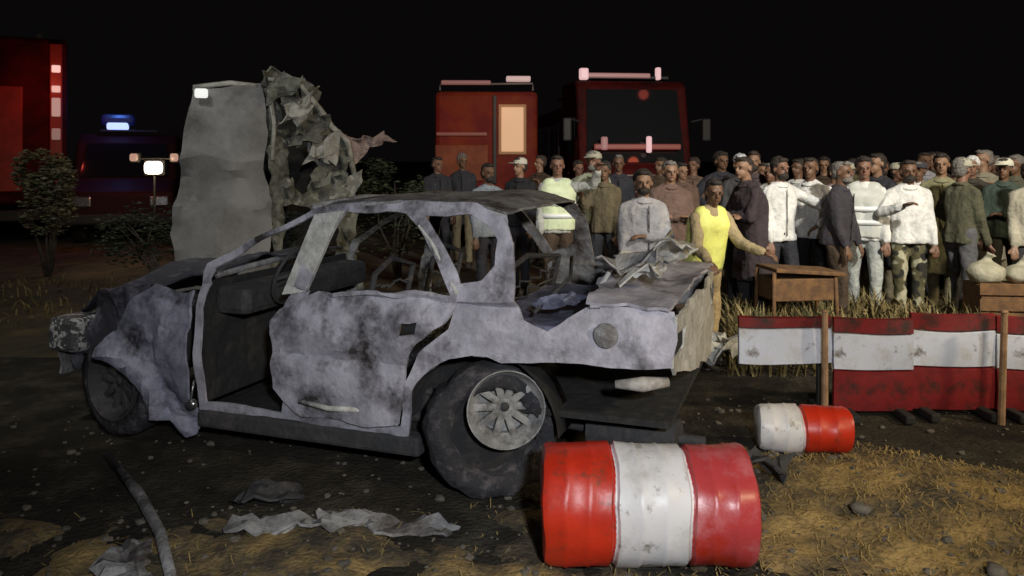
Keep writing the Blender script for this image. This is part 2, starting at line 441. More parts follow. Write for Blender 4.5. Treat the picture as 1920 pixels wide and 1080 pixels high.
def seat_frame(x, y, wd, n):
    b = MB()
    b.tube([(x - 0.22, y - wd, 0.42), (x + 0.22, y - wd, 0.40), (x + 0.36, y - wd, 1.0), (x + 0.34, y, 1.06), (x + 0.36, y + wd, 1.0), (x + 0.22, y + wd, 0.40), (x - 0.22, y + wd, 0.42)], 0.017, 8, closed=True)
    for i in range(n):
        t = (i + 1) / (n + 1)
        xx, zz = x + 0.22 + 0.14 * t, 0.40 + 0.6 * t
        b.tube([(xx + 0.015 * (-1) ** k, y - wd + 2 * wd * k / 12, zz + 0.02 * random.uniform(-1, 1)) for k in range(13)], 0.006, 6)
        xx = x - 0.2 + 0.42 * t
        b.tube([(xx, y - wd + 2 * wd * k / 12, 0.41 + 0.02 * (-1) ** k) for k in range(13)], 0.006, 6)
    b.box((x, y, 0.32), (0.4, 2 * wd, 0.16), bev=0.03)
    return b
seat_frame(-1.05, 0.45, 0.22, 6).build('seat', char, car)
seat_frame(-1.05, 1.15, 0.22, 6).build('seat', char, car)
seat_frame(-0.38, 0.8, 0.56, 7).build('rear_bench', char, car)
MB().box((0.02, 0.8, 0.62), (0.03, 1.30, 0.34)).build('rear_bulkhead', soot, car)
MB().tube([(-1.69, 0.2, 0.95), (-1.72, 0.8, 0.97), (-1.69, 1.4, 0.95)], 0.02).tube([(-1.04, 0.19, 1.345), (-1.10, 0.8, 1.37), (-1.04, 1.41, 1.345)], 0.022).build('windscreen_frame', burnt2, car, True)
# mirror stub hanging from the fender edge
MB().ball((-1.64, -0.05, 0.30), (0.035, 0.025, 0.03)).tube([(-1.64, -0.03, 0.42), (-1.65, -0.05, 0.31)], 0.006).build('dangling_mirror', chrome, car, True)

def wheel(x, y, rot, side, rim_m=ash, off=(0, 0), rs=1.0, rag=0.012):
    """axis along local y, outer face towards -y when side = -1"""
    M = Matrix.Translation((x, y, 0.315)) @ Matrix.Rotation(radians(rot), 4, 'Z') @ Matrix.Rotation(radians(90) * (1 if side < 0 else -1), 4, 'X')
    root = MB().lathe([(0.205, -0.09), (0.25, -0.10), (0.30, -0.09), (0.318, -0.05), (0.32, 0.0), (0.318, 0.05), (0.30, 0.09), (0.25, 0.10), (0.205, 0.09), (0.205, -0.09)], 48, M).build('wheel', tyre_m, car, True)
    for v in root.data.vertices:
        q = v.co * 9
        v.co += noise.noise_vector(q) * rag + noise.noise_vector(q * 2.5) * rag * 0.5
        if v.co.z < 0.02: v.co.z = 0.02 + (v.co.z - 0.02) * 0.2
    MB().lathe([(0.0, -0.02), (0.26, -0.02), (0.26, -0.06), (0, -0.06)], 32, M).build('brake_drum', soot, root, True, angle=40)
    M = Matrix.Translation((off[0], -0.02, off[1])) @ M @ Matrix.Scale(rs, 4)
    rm = MB().lathe([(0.0, 0.03), (0.05, 0.035), (0.06, 0.02), (0.0, 0.015)], 24, M).lathe([(0.150, -0.02), (0.150, 0.02), (0.165, 0.035), (0.19, 0.06), (0.208, 0.10), (0.215, 0.10), (0.212, 0.085), (0.20, 0.0), (0.205, -0.09), (0.215, -0.10)], 48, M)
    for k in range(10):
        a = 2 * pi * k / 10
        rm.box((0.115 * cos(a), 0.115 * sin(a), 0.025), (0.14, 0.042, 0.03), M @ Matrix.Translation((0.115 * cos(a), 0.115 * sin(a), 0.03)) @ Matrix.Rotation(a, 4, 'Z') @ Matrix.Translation((-0.115 * cos(a), -0.115 * sin(a), -0.03)), bev=0.008)
    rm.build('rim', rim_m, root, True, angle=35)
    MB().lathe([(0.022, 0.03), (0.024, 0.045), (0.012, 0.05), (0.0, 0.05)], 14, M).build('hub_cap', char, root, True)
    return root
rw = wheel(0.02, 0.10, 28, -1, rimgrey, (0.07, 0.125), 0.86, 0.028); rw['label'] = 'rear wheel knocked askew, its pale rim turned outward'
wheel(0.0, 1.50, 0, 1)
wheel(-2.30, 0.17, -10, -1, char)
wheel(-2.27, 1.46, 0, 1, char)
MB().tube([(0.0, 0.15, 0.31), (0.0, 1.45, 0.31)], 0.04).build('axle', char, car)
MB().tube([(-2.27, 0.2, 0.30), (-2.27, 1.4, 0.30)], 0.03).build('axle', char, car)

# ------------------------------------------------------------------ striped drums
drum_red = mat('drum_red', (0.62, 0.035, 0.012), 0.38, 0, (0.42, 0.02, 0.01), 5, 0.10, 0.45, 0.7, (0.14, 0.05, 0.03), 9, 0.55, 0.68, bscale=20)
drum_white = mat('drum_white', (0.78, 0.78, 0.80), 0.4, 0, (0.55, 0.54, 0.52), 6, 0.10, 0.5, 0.7, (0.17, 0.14, 0.11), 10, 0.56, 0.68, bscale=20)
drum_pink = mat('drum_faded_red', (0.50, 0.055, 0.06), 0.33, 0, (0.58, 0.20, 0.22), 4, 0.10, 0.45, 0.65, (0.45, 0.03, 0.012), 3, 0.5, 0.6, bscale=20)
def drum(loc, rz, L, R, mats, label, widths=(0.33, 0.36, 0.31), tilt=0.0):
    root = empty('traffic_drum', loc, rz)
    tag(root, label, 'traffic drum', 'red and white drums lying on the ground')
    T = Matrix.Translation((0, 0, R)) @ Matrix.Rotation(radians(tilt), 4, 'Y') @ Matrix.Rotation(radians(90), 4, 'Y')
    z = -L / 2
    for k, wd in enumerate(widths):
        l = L * wd
        a, b = z, z + l
        z = b
        pf = []
        if k == 0: pf += [(0.0, a), (R - 0.03, a), (R - 0.008, a + 0.008), (R, a + 0.03)]
        else: pf += [(R - 0.014, a - 0.001), (R - 0.014, a + 0.006), (R, a + 0.014)]
        for t in (0.33, 0.66):
            m_ = a + l * t
            pf += [(R, m_ - 0.01), (R + 0.004, m_), (R, m_ + 0.01)]
        if k == len(widths) - 1: pf += [(R, b - 0.03), (R - 0.008, b - 0.008), (R - 0.03, b), (0.0, b)]
        else: pf += [(R, b - 0.014), (R - 0.014, b - 0.006), (R - 0.014, b + 0.001)]
        o = MB().lathe(pf, 56, T).build('band', mats[k], root, True, angle=50)
        for v in o.data.vertices:
            n_ = noise.noise_vector(v.co * 5)
            v.co += n_ * 0.014 + noise.noise_vector(v.co * 13) * 0.005
        o['label'] = ['red band at the left end', 'white middle band', 'faded pinkish red band at the right end'][k] if len(widths) == 3 else ['white band', 'red band'][k]
    cap_ = MB().lathe([(0.0, 0.02), (0.035, 0.02), (0.04, 0.0)], 16, T @ Matrix.Translation((R * 0.45, 0, L / 2)))
    cap_.build('cap', rubber, root, True)
    return root
drum((0.53, 3.20, 0.0), radians(-2), 0.82, 0.228, (drum_red, drum_white, drum_pink), 'large red, white and red drum lying in front of the car tail', (0.335, 0.355, 0.31))
drum((1.60, 4.40, 0.0), radians(-8), 0.49, 0.125, (drum_white, drum_red), 'small half white, half red drum lying behind the large one', (0.47, 0.53))

# ------------------------------------------------------------------ red and white barrier on the right
red_pl = mat('barrier_red', (0.22, 0.010, 0.012), 0.6, 0, (0.12, 0.006, 0.008), 5, 0.25, 0.42, 0.66, (0.035, 0.015, 0.012), 8, 0.52, 0.66)
wht_pl = mat('barrier_white', (0.64, 0.70, 0.84), 0.5, 0, (0.45, 0.44, 0.42), 5, 0.15, 0.5, 0.7, (0.14, 0.12, 0.1), 9, 0.56, 0.68)
tanwood = mat('tan_wood', (0.42, 0.26, 0.15), 0.8, 0, (0.25, 0.15, 0.08), 14, 0.3)
def barrier(x0, x1, y0, y1, ztop, low, label, zb):
    cx, cy = (x0 + x1) / 2, (y0 + y1) / 2
    L = math.hypot(x1 - x0, y1 - y0)
    root = empty('road_barrier', (cx, cy, 0), math.atan2(y1 - y0, x1 - x0))
    tag(root, label, 'road barrier', 'red and white barriers on the right')
    def slab(z0, z1, m, nm, lab):
        nx = 18
        prof = [(-0.012, z0), (-0.022, z0 + 0.006), (-0.022, (z0 + z1) / 2), (-0.022, z1 - 0.006), (-0.012, z1), (0.012, z1), (0.012, z0)]
        vs_, fs = [], []
        n_ = len(prof)
        for i in range(nx + 1):
            t = i / nx
            x = -L / 2 + L * t
            sag = -0.010 * sin(pi * t)
            for (yy, zz) in prof:
                q = noise.noise_vector(Vector((x * 3 + cx, zz * 5, cy)))
                vs_.append((x, yy + q.y * 0.02, zz + sag + q.z * 0.012))
        for i in range(nx):
            for k in range(n_):
                fs.append((i * n_ + k, i * n_ + (k + 1) % n_, (i + 1) * n_ + (k + 1) % n_, (i + 1) * n_ + k))
        fs += [tuple(range(n_)), tuple(nx * n_ + k for k in range(n_ - 1, -1, -1))]
        o = MB().add(vs_, fs).build(nm, m, root, True, angle=50)
        o['label'] = lab
    slab(zb + 0.30, ztop, red_pl, 'band', 'narrow red top band')
    slab(zb + 0.07, zb + 0.295, wht_pl, 'band', 'white middle band')
    if low:
        slab(0.04, zb + 0.065, red_pl, 'band', 'wide dark red bottom band')
    for sx in ((-L / 2 + 0.08, L / 2 - 0.08) if low else (L / 2 - 0.05,)):
        MB().box((sx, 0.0, 0.03), (0.06, 0.34, 0.05), bev=0.01).box((sx, 0.055, 0.24), (0.035, 0.035, 0.42), bev=0.005).build('foot', rubber, root)
    return root
barrier(1.42, 2.00, 5.02, 5.02, 0.625, False, 'leftmost barrier on the right, its lower half missing', 0.255)
barrier(2.005, 2.49, 5.00, 4.98, 0.62, True, 'barrier just right of the tan post at the gap', 0.225)
barrier(2.495, 3.02, 5.02, 5.02, 0.645, True, 'barrier just left of the pinkish tan post', 0.24)
barrier(3.025, 3.70, 5.00, 4.98, 0.63, True, 'barrier cut by the right picture edge', 0.225)
def post(px, y, z0, z1, lab, lean=0.0):
    x = px
    o = MB().tube([(0, 0, z0), (lean, 0, z1)], [0.022, 0.019], 8).tube([(lean, 0, z1), (lean, 0, z1 + 0.012)], [0.024, 0.015], 8).build('wooden_post', tanwood, None, True, (x, y, 0), angle=40)
    tag(o, lab, 'post', 'tan posts in front of the barriers')
post(1.94, 4.96, 0.0, 0.66, 'tan wooden post at the gap beside the leftmost barrier')
post(2.96, 4.84, 0.0, 0.68, 'pinkish tan wooden post near the right picture edge', 0.02)

# ------------------------------------------------------------------ ground litter, straw and stones
def blob_rock(r, seed, sq=0.6):
    b = bmesh.new()
    bmesh.ops.create_icosphere(b, subdivisions=2, radius=r)
    for v in b.verts:
        v.co *= 1 + 0.5 * noise.noise(v.co / r * 1.1 + Vector((seed, 0, 0)))
        v.co.z *= sq
    return b
def hground(x, y):
    return max(h_dirt(x, y) if y < 4.9 else -0.05, 0.0)
rb = MB()
for i in range(2600):
    x = random.uniform(-3.4, 4.2); y = random.uniform(1.9, 5.4)
    if y > ground_edge(x) + 0.1 and random.random() < 0.55: continue
    r = random.choice((0.005, 0.006, 0.008, 0.011, 0.018)) * random.uniform(0.7, 1.3)
    rb.bm(blob_rock(r, i), Matrix.Translation((x, y, hground(x, y) + r * 0.3)))
o = rb.build('gravel', mat('gravel_stone', (0.17, 0.15, 0.12), 0.9, 0, (0.10, 0.09, 0.07), 3)); o['kind'] = 'stuff'
o['label'] = 'small stones and clods scattered over the dirt'
st = MB()
for i in range(6500):
    x = random.gauss(2.0, 0.8) if random.random() < 0.8 else random.uniform(-3, 3.5)
    y = random.uniform(1.9, 4.6)
    if y > ground_edge(x) + 0.05: continue
    a = random.uniform(0, pi); l = random.uniform(0.015, 0.07)
    z = hground(x, y) + 0.006
    dx, dy = cos(a) * l / 2, sin(a) * l / 2
    nx_, ny_ = -sin(a) * 0.0022, cos(a) * 0.0022
    dz = random.uniform(-0.01, 0.02); c_ = random.uniform(0, 0.012)
    st.add([(x - dx - nx_, y - dy - ny_, z), (x - dx + nx_, y - dy + ny_, z), (x + nx_, y + ny_, z + c_), (x - nx_, y - ny_, z + c_), (x + dx + nx_, y + dy + ny_, z + dz), (x + dx - nx_, y + dy - ny_, z + dz),
            ], [(0, 1, 2, 3), (3, 2, 4, 5)])
o = st.build('dry_straw', mat('straw', (0.42, 0.30, 0.11), 0.9, 0, (0.22, 0.17, 0.07), 3)); o['kind'] = 'stuff'
o['label'] = 'dry straw and stalks strewn over the dirt'
def scrap(name, x, y, pts, m, label, cat, th=0.012, rz=0.0, cr=0.03, seed=0, lift=0.02, group=None):
    root = sheet(name, [pts], lambda a, b: (a, b, 0), m, None, th, 0.04, cr, 8, seed)
    root.location = (x, y, hground(x, y) + lift); root.rotation_euler = (0, 0, rz)
    tag(root, label, cat, group)
scrap('metal_scrap', -0.98, 3.42, [(-0.26, -0.03), (-0.1, -0.06), (0.25, -0.05), (0.30, 0.02), (0.1, 0.06), (-0.24, 0.05)], rimgrey, 'long pale strip of burnt metal on the ground below the rear door', 'metal scrap', cr=0.05)
scrap('metal_scrap', -1.45, 3.02, [(-0.10, -0.2), (0.06, -0.22), (0.12, 0.18), (0.0, 0.24), (-0.13, 0.1)], burnt2, 'grey sheet metal lying on the dark asphalt left of the car door', 'metal scrap', rz=0.5, cr=0.06, seed=4)
scrap('metal_scrap', 2.05, 2.95, [(-0.17, -0.03), (0.12, -0.05), (0.16, 0.03), (-0.1, 0.06)], burnt2, 'dark crumpled sheet half buried in straw at lower right', 'metal scrap', cr=0.05, seed=7)
scrap('plastic_scrap', 2.03, 2.58, [(-0.11, -0.03), (0.1, -0.04), (0.12, 0.02), (-0.08, 0.04)], mat('scrap_white', (0.6, 0.55, 0.5), 0.6), 'pale plastic scrap near the bottom right edge', 'plastic scrap', cr=0.03, seed=9, rz=-0.4)
scrap('plastic_scrap', 2.32, 2.95, [(-0.03, -0.04), (0.05, -0.02), (0.03, 0.04), (-0.03, 0.03)], mat('scrap_white', (0.6, 0.55, 0.5), 0.6), 'small white plastic shard on the straw at right', 'plastic scrap', cr=0.03, seed=2)
scrap('metal_scrap', 1.02, 3.9, [(-0.35, -0.06), (0.2, -0.10), (0.38, 0.04), (0.1, 0.10), (-0.3, 0.07)], char, 'charred bumper skin on the ground under the car tail, behind the large drum', 'metal scrap', cr=0.10, seed=21, lift=0.08)
scrap('metal_scrap', 0.62, 3.72, [(-0.2, -0.1), (0.2, -0.14), (0.24, 0.1), (-0.12, 0.14)], burnt2, 'crumpled dark sheet between the rear wheel and the large drum', 'metal scrap', cr=0.12, seed=25, lift=0.07)
scrap('metal_scrap', -0.55, 3.48, [(-0.3, -0.05), (0.25, -0.06), (0.3, 0.05), (-0.25, 0.07)], burnt2, 'grey torn strip just under the door sill, left of the rear wheel', 'metal scrap', cr=0.06, seed=29, rz=-0.2)
scrap('metal_scrap', -1.15, 3.75, [(-0.14, -0.1), (0.15, -0.08), (0.12, 0.12), (-0.1, 0.1)], char, 'small charred sheet below the open front doorway', 'metal scrap', cr=0.07, seed=33)
scrap('metal_scrap', 1.42, 5.9, [(-0.2, -0.2), (0.2, -0.2), (0.25, 0.3), (-0.2, 0.3)], wht_pl if False else ash, 'pale bent sheet beside the legs of the yellow vest wearer', 'metal scrap', cr=0.15, seed=41, lift=0.2)
tag(MB().tube([(-2.15, 4.25, 0.03), (-1.75, 3.75, 0.035), (-1.45, 3.3, 0.06), (-1.2, 2.85, 0.05)], [0.02, 0.026, 0.024, 0.02], 8).build('metal_pole', burnt2, None, True), 'bent grey pole running from below the front wheel to the bottom edge', 'metal pole')
for i, (x, y, r, lab) in enumerate(((1.55, 3.55, 0.05, 'fist-sized stone right of the large drum'), (2.55, 3.2, 0.07, 'larger grey stone on the straw at right'), (1.85, 3.05, 0.045, 'small dark stone amid the straw'), (-2.2, 3.3, 0.05, 'stone at the lower left on dark ground'))):
    m_ = MB(); m_.bm(blob_rock(r, 30 + i, 0.7))
    o = m_.build('stone', mat('stone_m', (0.2, 0.18, 0.15), 0.9, 0, (0.08, 0.075, 0.06), 9, 0.4), None, True, (x, y, hground(x, y) + r * 0.3))
    tag(o, lab, 'stone', 'single stones')

# ------------------------------------------------------------------ people
def cloth(c):
    if c == 'camo':
        return mat('cloth_camouflage', (0.10, 0.09, 0.045), 0.9, 0, (0.42, 0.40, 0.28), 9, 0.3, 0.5, 0.56, (0.02, 0.02, 0.015), 7, 0.52, 0.56, detail=1.0)
    k = 'cloth_%02d_%02d_%02d' % tuple(int(x * 99) for x in c)
    return mat(k, c, 0.9, 0, tuple(x * 0.62 for x in c), 5, 0.7, 0.42, 0.62, bscale=26)
def skin_m(c):
    return mat('skin_%02d' % int(c[0] * 100), c, 0.55, 0, tuple(x * 0.85 for x in c), 20)
SK = [(0.22, 0.115, 0.075), (0.16, 0.085, 0.05), (0.28, 0.16, 0.10)]
def D(az, el):
    """unit vector: az about z from forward (-y) towards +x, el above horizon"""
    return Vector((sin(radians(az)) * cos(radians(el)), -cos(radians(az)) * cos(radians(el)), sin(radians(el))))
def remesh_obj(mb, name, m, parent, vox, it=3):
    o = mb.build(name, m, parent)
    bake(o, [('REMESH', dict(mode='VOXEL', voxel_size=vox)), ('SMOOTH', dict(factor=0.5, iterations=it))])
    for p in o.data.polygons: p.use_smooth = True
    o.data.materials.clear(); o.data.materials.append(m)
    return o
PERSON_GROUP = 'people in the crowd behind the car'
def person(x, y, yaw, label, h=1.72, top=(0.5, 0.5, 0.5), legs=(0.05, 0.05, 0.06), armL=((20, -75), (5, -60)), armR=((-20, -75), (-5, -60)), lean=0, turn=0,
           skin=0, hair=(0.02, 0.015, 0.012), long_sleeve=True, vest=None, stripe=None, cap=None, helmet=None, stance=0.11, step=0.0, crouch=False, nod=0, group=PERSON_GROUP, z0=0.0, near_=False, style=0, beard=False, fat=1.0, long=False):
    root = empty('person', (x, y, z0), radians(yaw))
    tag(root, label, 'person', group)
    s = (h - 0.045) / 1.74
    R_ = Matrix.Rotation(radians(lean), 4, 'X')
    hipz = 0.93 if not crouch else 0.42
    def T(v):  # torso frame -> root frame
        v = Vector(v) - Vector((0, 0, 0.93))
        return (Vector((0, 0, hipz)) + (R_ @ v))
    sh = 0.160
    hipL, hipR = Vector((0.09, 0, hipz)), Vector((-0.09, 0, hipz))
    if crouch:
        anL, anR = Vector((0.14, -0.08, 0.08)), Vector((-0.14, 0.10, 0.09))
        knL, knR = Vector((0.18, -0.38, 0.46)), Vector((-0.17, -0.33, 0.30))
    else:
        anL, anR = Vector((stance, -step, 0.08)), Vector((-stance, step, 0.08))
        knL = (hipL + anL) / 2 + Vector((0.01, -0.03 - abs(step) * 0.15, 0.02)); knR = (hipR + anR) / 2 + Vector((-0.01, -0.03 - abs(step) * 0.15, 0.02))
    sL, sR = T((sh, 0, 1.375)), T((-sh, 0, 1.375))
    eL = sL + D(*armL[0]) * 0.29; eR = sR + D(*armR[0]) * 0.29
    wL = eL + D(*armL[1]) * 0.25; wR = eR + D(*armR[1]) * 0.25
    neck = T((0, 0.0, 1.46)); headc = T((0, -0.015, 1.615))
    if lean: headc = headc + Vector((0, 0.02, 0.02)) if lean < 0 else headc
    HM = Matrix.Translation(headc) @ Matrix.Rotation(radians(turn), 4, 'Z') @ Matrix.Rotation(radians(nod), 4, 'X')
    B = MB()
    # torso
    B.cap(T((0.06, 0, 0.95)), T((-0.06, 0, 0.95)), 0.105, 0.105)
    B.cap(T((0.045, 0, 1.10)), T((-0.045, 0, 1.10)), 0.095, 0.095)
    B.cap(T((0.065, 0, 1.30)), T((-0.065, 0, 1.30)), 0.098, 0.098)
    B.tube([T((0, 0, 0.95)), T((0, 0, 1.35))], 0.09, 12)
    B.cap(sL, sR, 0.050, 0.050)
    B.cap(neck, headc, 0.056, 0.052)
    for (hp, kn, an) in ((hipL, knL, anL), (hipR, knR, anR)):
        B.cap(hp, kn, 0.085, 0.056); B.cap(kn, an, 0.056, 0.036)
        B.cap(an - Vector((0, -0.02, 0.03)), an + Vector((0, -0.15, -0.045)), 0.042, 0.032)
    for sd, (s_, e_, w_) in ((1, (sL, eL, wL)), (-1, (sR, eR, wR))):
        B.cap(s_, e_, 0.040, 0.034); B.cap(e_, w_, 0.034, 0.025)
        d = (w_ - e_).normalized()
        side = d.cross(Vector((0, 0, 1)))
        if side.length < 0.2: side = Vector((0, -1, 0))
        side.normalize()
        nrm = side.cross(d).normalized()
        pc = w_ + d * 0.05
        B.cap(w_ + d * 0.02 + side * 0.012, pc + d * 0.03 + side * 0.024, 0.021, 0.017)
        B.cap(w_ + d * 0.02 - side * 0.012, pc + d * 0.03 - side * 0.024, 0.021, 0.017)
        for k, ln in enumerate((0.058, 0.068, 0.064, 0.048)):
            off = side * (0.030 - 0.020 * k)
            a0 = pc + d * 0.035 + off
            a1 = a0 + (d * 0.9 - nrm * 0.35).normalized() * ln * 0.55
            a2 = a1 + (d * 0.6 - nrm * 0.8).normalized() * ln * 0.5
            B.cap(a0, a1, 0.0095, 0.009, 8); B.cap(a1, a2, 0.009, 0.0075, 8)
        t0 = w_ + d * 0.035 + side * 0.028; t1 = t0 + (d * 0.6 + side * 0.7).normalized() * 0.035; t2 = t1 + (d * 0.9 + side * 0.1).normalized() * 0.026
        B.cap(t0, t1, 0.013, 0.011, 8); B.cap(t1, t2, 0.011, 0.009, 8)
    # head: skull, jaw, nose, brow, ears
    B.ball((0, 0.012, 0.03), (0.076, 0.092, 0.088), HM, 3)
    B.ball((0, -0.022, -0.045), (0.056, 0.062, 0.062), HM, 3)
    B.ball((0, -0.062, -0.088), (0.022, 0.020, 0.018), HM)
    B.ball((0, -0.093, -0.012), (0.013, 0.016, 0.024), HM)
    B.ball((0, -0.100, -0.024), (0.017, 0.013, 0.011), HM)
    B.ball((0.03, -0.078, 0.026), (0.026, 0.012, 0.010), HM); B.ball((-0.03, -0.078, 0.026), (0.026, 0.012, 0.010), HM)
    B.ball((0, -0.078, -0.052), (0.026, 0.014, 0.010), HM)
    for sx in (-1, 1): B.ball((sx * 0.078, 0.008, -0.005), (0.010, 0.020, 0.030), HM)
    body = remesh_obj(B, 'body', skin_m(SK[skin % 3]), root, 0.0085 if near_ else 0.0095, 2)
    for sx in (-1, 1):
        MB().ball((sx * 0.029, -0.077, 0.006), 0.0085, HM).build('eye', mat('eye_dark', (0.03, 0.02, 0.02), 0.2), body, True)
    MB().ball((0, -0.088, -0.052), (0.021, 0.006, 0.0045), HM).build('lips', mat('lips', (0.22, 0.08, 0.06), 0.6), body, True)
    if not helmet:
        hb = MB()
        hv = 1 + 0.10 * sin(x * 7.7)
        hb.ball((0, 0.030, 0.052), (0.083 * hv, 0.092, 0.080 * hv), HM, 3)
        hb.ball((0, 0.05, 0.0), (0.080, 0.066, 0.080), HM, 3)
        hb.ball((0, -0.045, 0.098), (0.058, 0.036, 0.026), HM, 2)
        o = remesh_obj(hb, 'hair', mat('hair_%d' % int(hair[0] * 1000), hair, 0.7, 0, tuple(c * 1.8 for c in hair), 40, 0.6), body, 0.010, 1)
        for v in o.data.vertices:
            v.co += noise.noise_vector(v.co * 40 + Vector((x, y, 0))) * 0.008
    else:
        MB().lathe([(0.108, -0.02), (0.112, 0.0), (0.108, 0.05), (0.085, 0.095), (0.045, 0.118), (0, 0.124)], 24, HM @ Matrix.Translation((0, 0.01, 0.015))).lathe([(0.10, 0.018), (0.135, 0.01), (0.138, 0.016), (0.10, 0.03)], 24, HM @ Matrix.Translation((0, 0.0, 0.0))).build('helmet', mat('helmet_%d' % int(helmet[0] * 100), helmet, 0.35), root, True)
    if cap:
        MB().lathe([(0.097, 0.035), (0.10, 0.05), (0.093, 0.09), (0.06, 0.12), (0, 0.128)], 20, HM @ Matrix.Translation((0, 0.015, 0.0))).box((0, -0.115, 0.052), (0.13, 0.09, 0.012), HM, bev=0.004).build('cap', cloth(cap), root, True)
    # shirt
    S = MB()
    gir = 0.112 + 0.012 * (skin % 3)
    for sx in (-1, 1):
        S.tube([T((sx * 0.062, 0, 0.86)), T((sx * 0.062, 0, 0.93)), T((sx * 0.052, 0, 1.08)), T((sx * 0.068, 0, 1.27)), T((sx * 0.072, 0, 1.34))], [gir + 0.008, gir + 0.006, gir - 0.002, gir + 0.002, gir - 0.012], 16)
        S.cap(T((sx * 0.035, 0, 1.435)), T((sx * sh, 0, 1.375)), 0.060, 0.060)
        S.ball(T((sx * 0.085, 0.0, 1.335)), 0.105)
    S.tube([T((0, 0, 0.86)), T((0, 0, 1.38))], gir, 14)
    if long:
        for sx in (-1, 1):
            S.tube([T((sx * 0.06, 0, 0.95)), Vector((sx * 0.075, 0, hipz - 0.25)), Vector((sx * 0.085, 0, hipz - 0.48))], [gir + 0.005, gir + 0.012, gir + 0.03], 16)
        S.tube([T((0, 0, 0.95)), Vector((0, 0, hipz - 0.48))], [gir, gir + 0.02], 14)
    S.cap(neck - Vector((0, 0, 0.05)), neck + Vector((0, 0, -0.005)), 0.085, 0.066)
    for (s_, e_, w_) in ((sL, eL, wL), (sR, eR, wR)):
        S.cap(s_, e_, 0.066, 0.056)
        if long_sleeve: S.cap(e_, e_ + (w_ - e_) * 0.90, 0.056, 0.044)
    o = remesh_obj(S, 'shirt', cloth(top), root, 0.015, 3)
    for v in o.data.vertices:
        q = v.co * Vector((7, 7, 4)) if False else Vector((v.co.x * 9, v.co.y * 9, v.co.z * 5 + x * 3))
        v.co += noise.noise_vector(q) * 0.012 + noise.noise_vector(Vector((v.co.x * 26, v.co.y * 26, v.co.z * 11 + x * 3))) * 0.008
    for v in o.data.vertices:
        if v.co.z > 1.0 * 1: continue
        v.co += Vector((v.co.x, v.co.y, 0)) * 0.05 * noise.noise(Vector((v.co.x * 20, v.co.y * 20, x)))
    if not vest:
        cl_ = MB()
        cl_.tube([T((0.078 * cos(a), -0.006 + 0.074 * sin(a), 1.452 + 0.018 * sin(a))) for a in [k * 2 * pi / 16 for k in range(16)]], 0.015, 6, closed=True)
        cl_.build('collar', cloth(top), o, True)
        if style != 1:
            zf = [1.41, 1.33, 1.2, 1.05, 0.92]
            cl2 = MB()
            for k_ in range(4):
                cl2.tube([T((0.004, -gir - 0.012 - 0.006 * (k_ > 0), zf[k_])), T((0.004, -gir - 0.014, zf[k_ + 1]))], 0.006, 5)
            cl2.build('placket', cloth(tuple(c * 0.45 for c in top)), o, True)
    if beard:
        bb = MB()
        bb.ball((0, -0.040, -0.072), (0.058, 0.062, 0.045), HM, 2); bb.ball((0, -0.088, -0.038), (0.03, 0.014, 0.008), HM, 2)
        remesh_obj(bb, 'beard', mat('hair_%d' % int(hair[0] * 1000), hair, 0.7, 0, tuple(c * 1.8 for c in hair), 40, 0.6), body, 0.009, 1)
    # trousers
    Tm = MB()
    Tm.cap(hipL + Vector((0, 0, 0.02)), hipR + Vector((0, 0, 0.02)), 0.104, 0.104)
    for (hp, kn, an) in ((hipL, knL, anL), (hipR, knR, anR)):
        Tm.cap(hp, kn, 0.098, 0.070); Tm.cap(kn, an + (kn - an) * 0.05, 0.068, 0.058)
    o = remesh_obj(Tm, 'trousers', cloth(legs), root, 0.015, 3)
    for v in o.data.vertices:
        v.co += noise.noise_vector(Vector((v.co.x * 9, v.co.y * 9, v.co.z * 6 + y))) * 0.012 + noise.noise_vector(Vector((v.co.x * 24, v.co.y * 24, v.co.z * 14 + y))) * 0.008
    for an in (anL, anR):
        MB().cap(an - Vector((0, -0.03, 0.03)), an + Vector((0, -0.16, -0.042)), 0.052, 0.042).box((an.x, an.y - 0.065, 0.012), (0.09, 0.29, 0.022), bev=0.008).build('shoe', mat('shoe', (0.03, 0.025, 0.02), 0.6), root, True)
    if vest:
        V = MB()
        V.cap(T((0.07, 0, 1.00)), T((-0.07, 0, 1.00)), 0.146, 0.146)
        V.cap(T((0.085, 0, 1.30)), T((-0.085, 0, 1.30)), 0.142, 0.142)
        V.tube([T((0.06, 0, 0.90)), T((0.07, 0, 1.33))], 0.144, 14); V.tube([T((-0.06, 0, 0.90)), T((-0.07, 0, 1.33))], 0.144, 14)
        V.cap(T((0.10, 0, 1.405)), T((-0.10, 0, 1.405)), 0.080, 0.080)
        vo = remesh_obj(V, 'vest', mat('vest_%d_%d' % (int(vest[0] * 100), int(vest[1] * 100)), vest, 0.6, 0, tuple(c * 0.8 for c in vest), 7, 0.2), root, 0.015, 3)
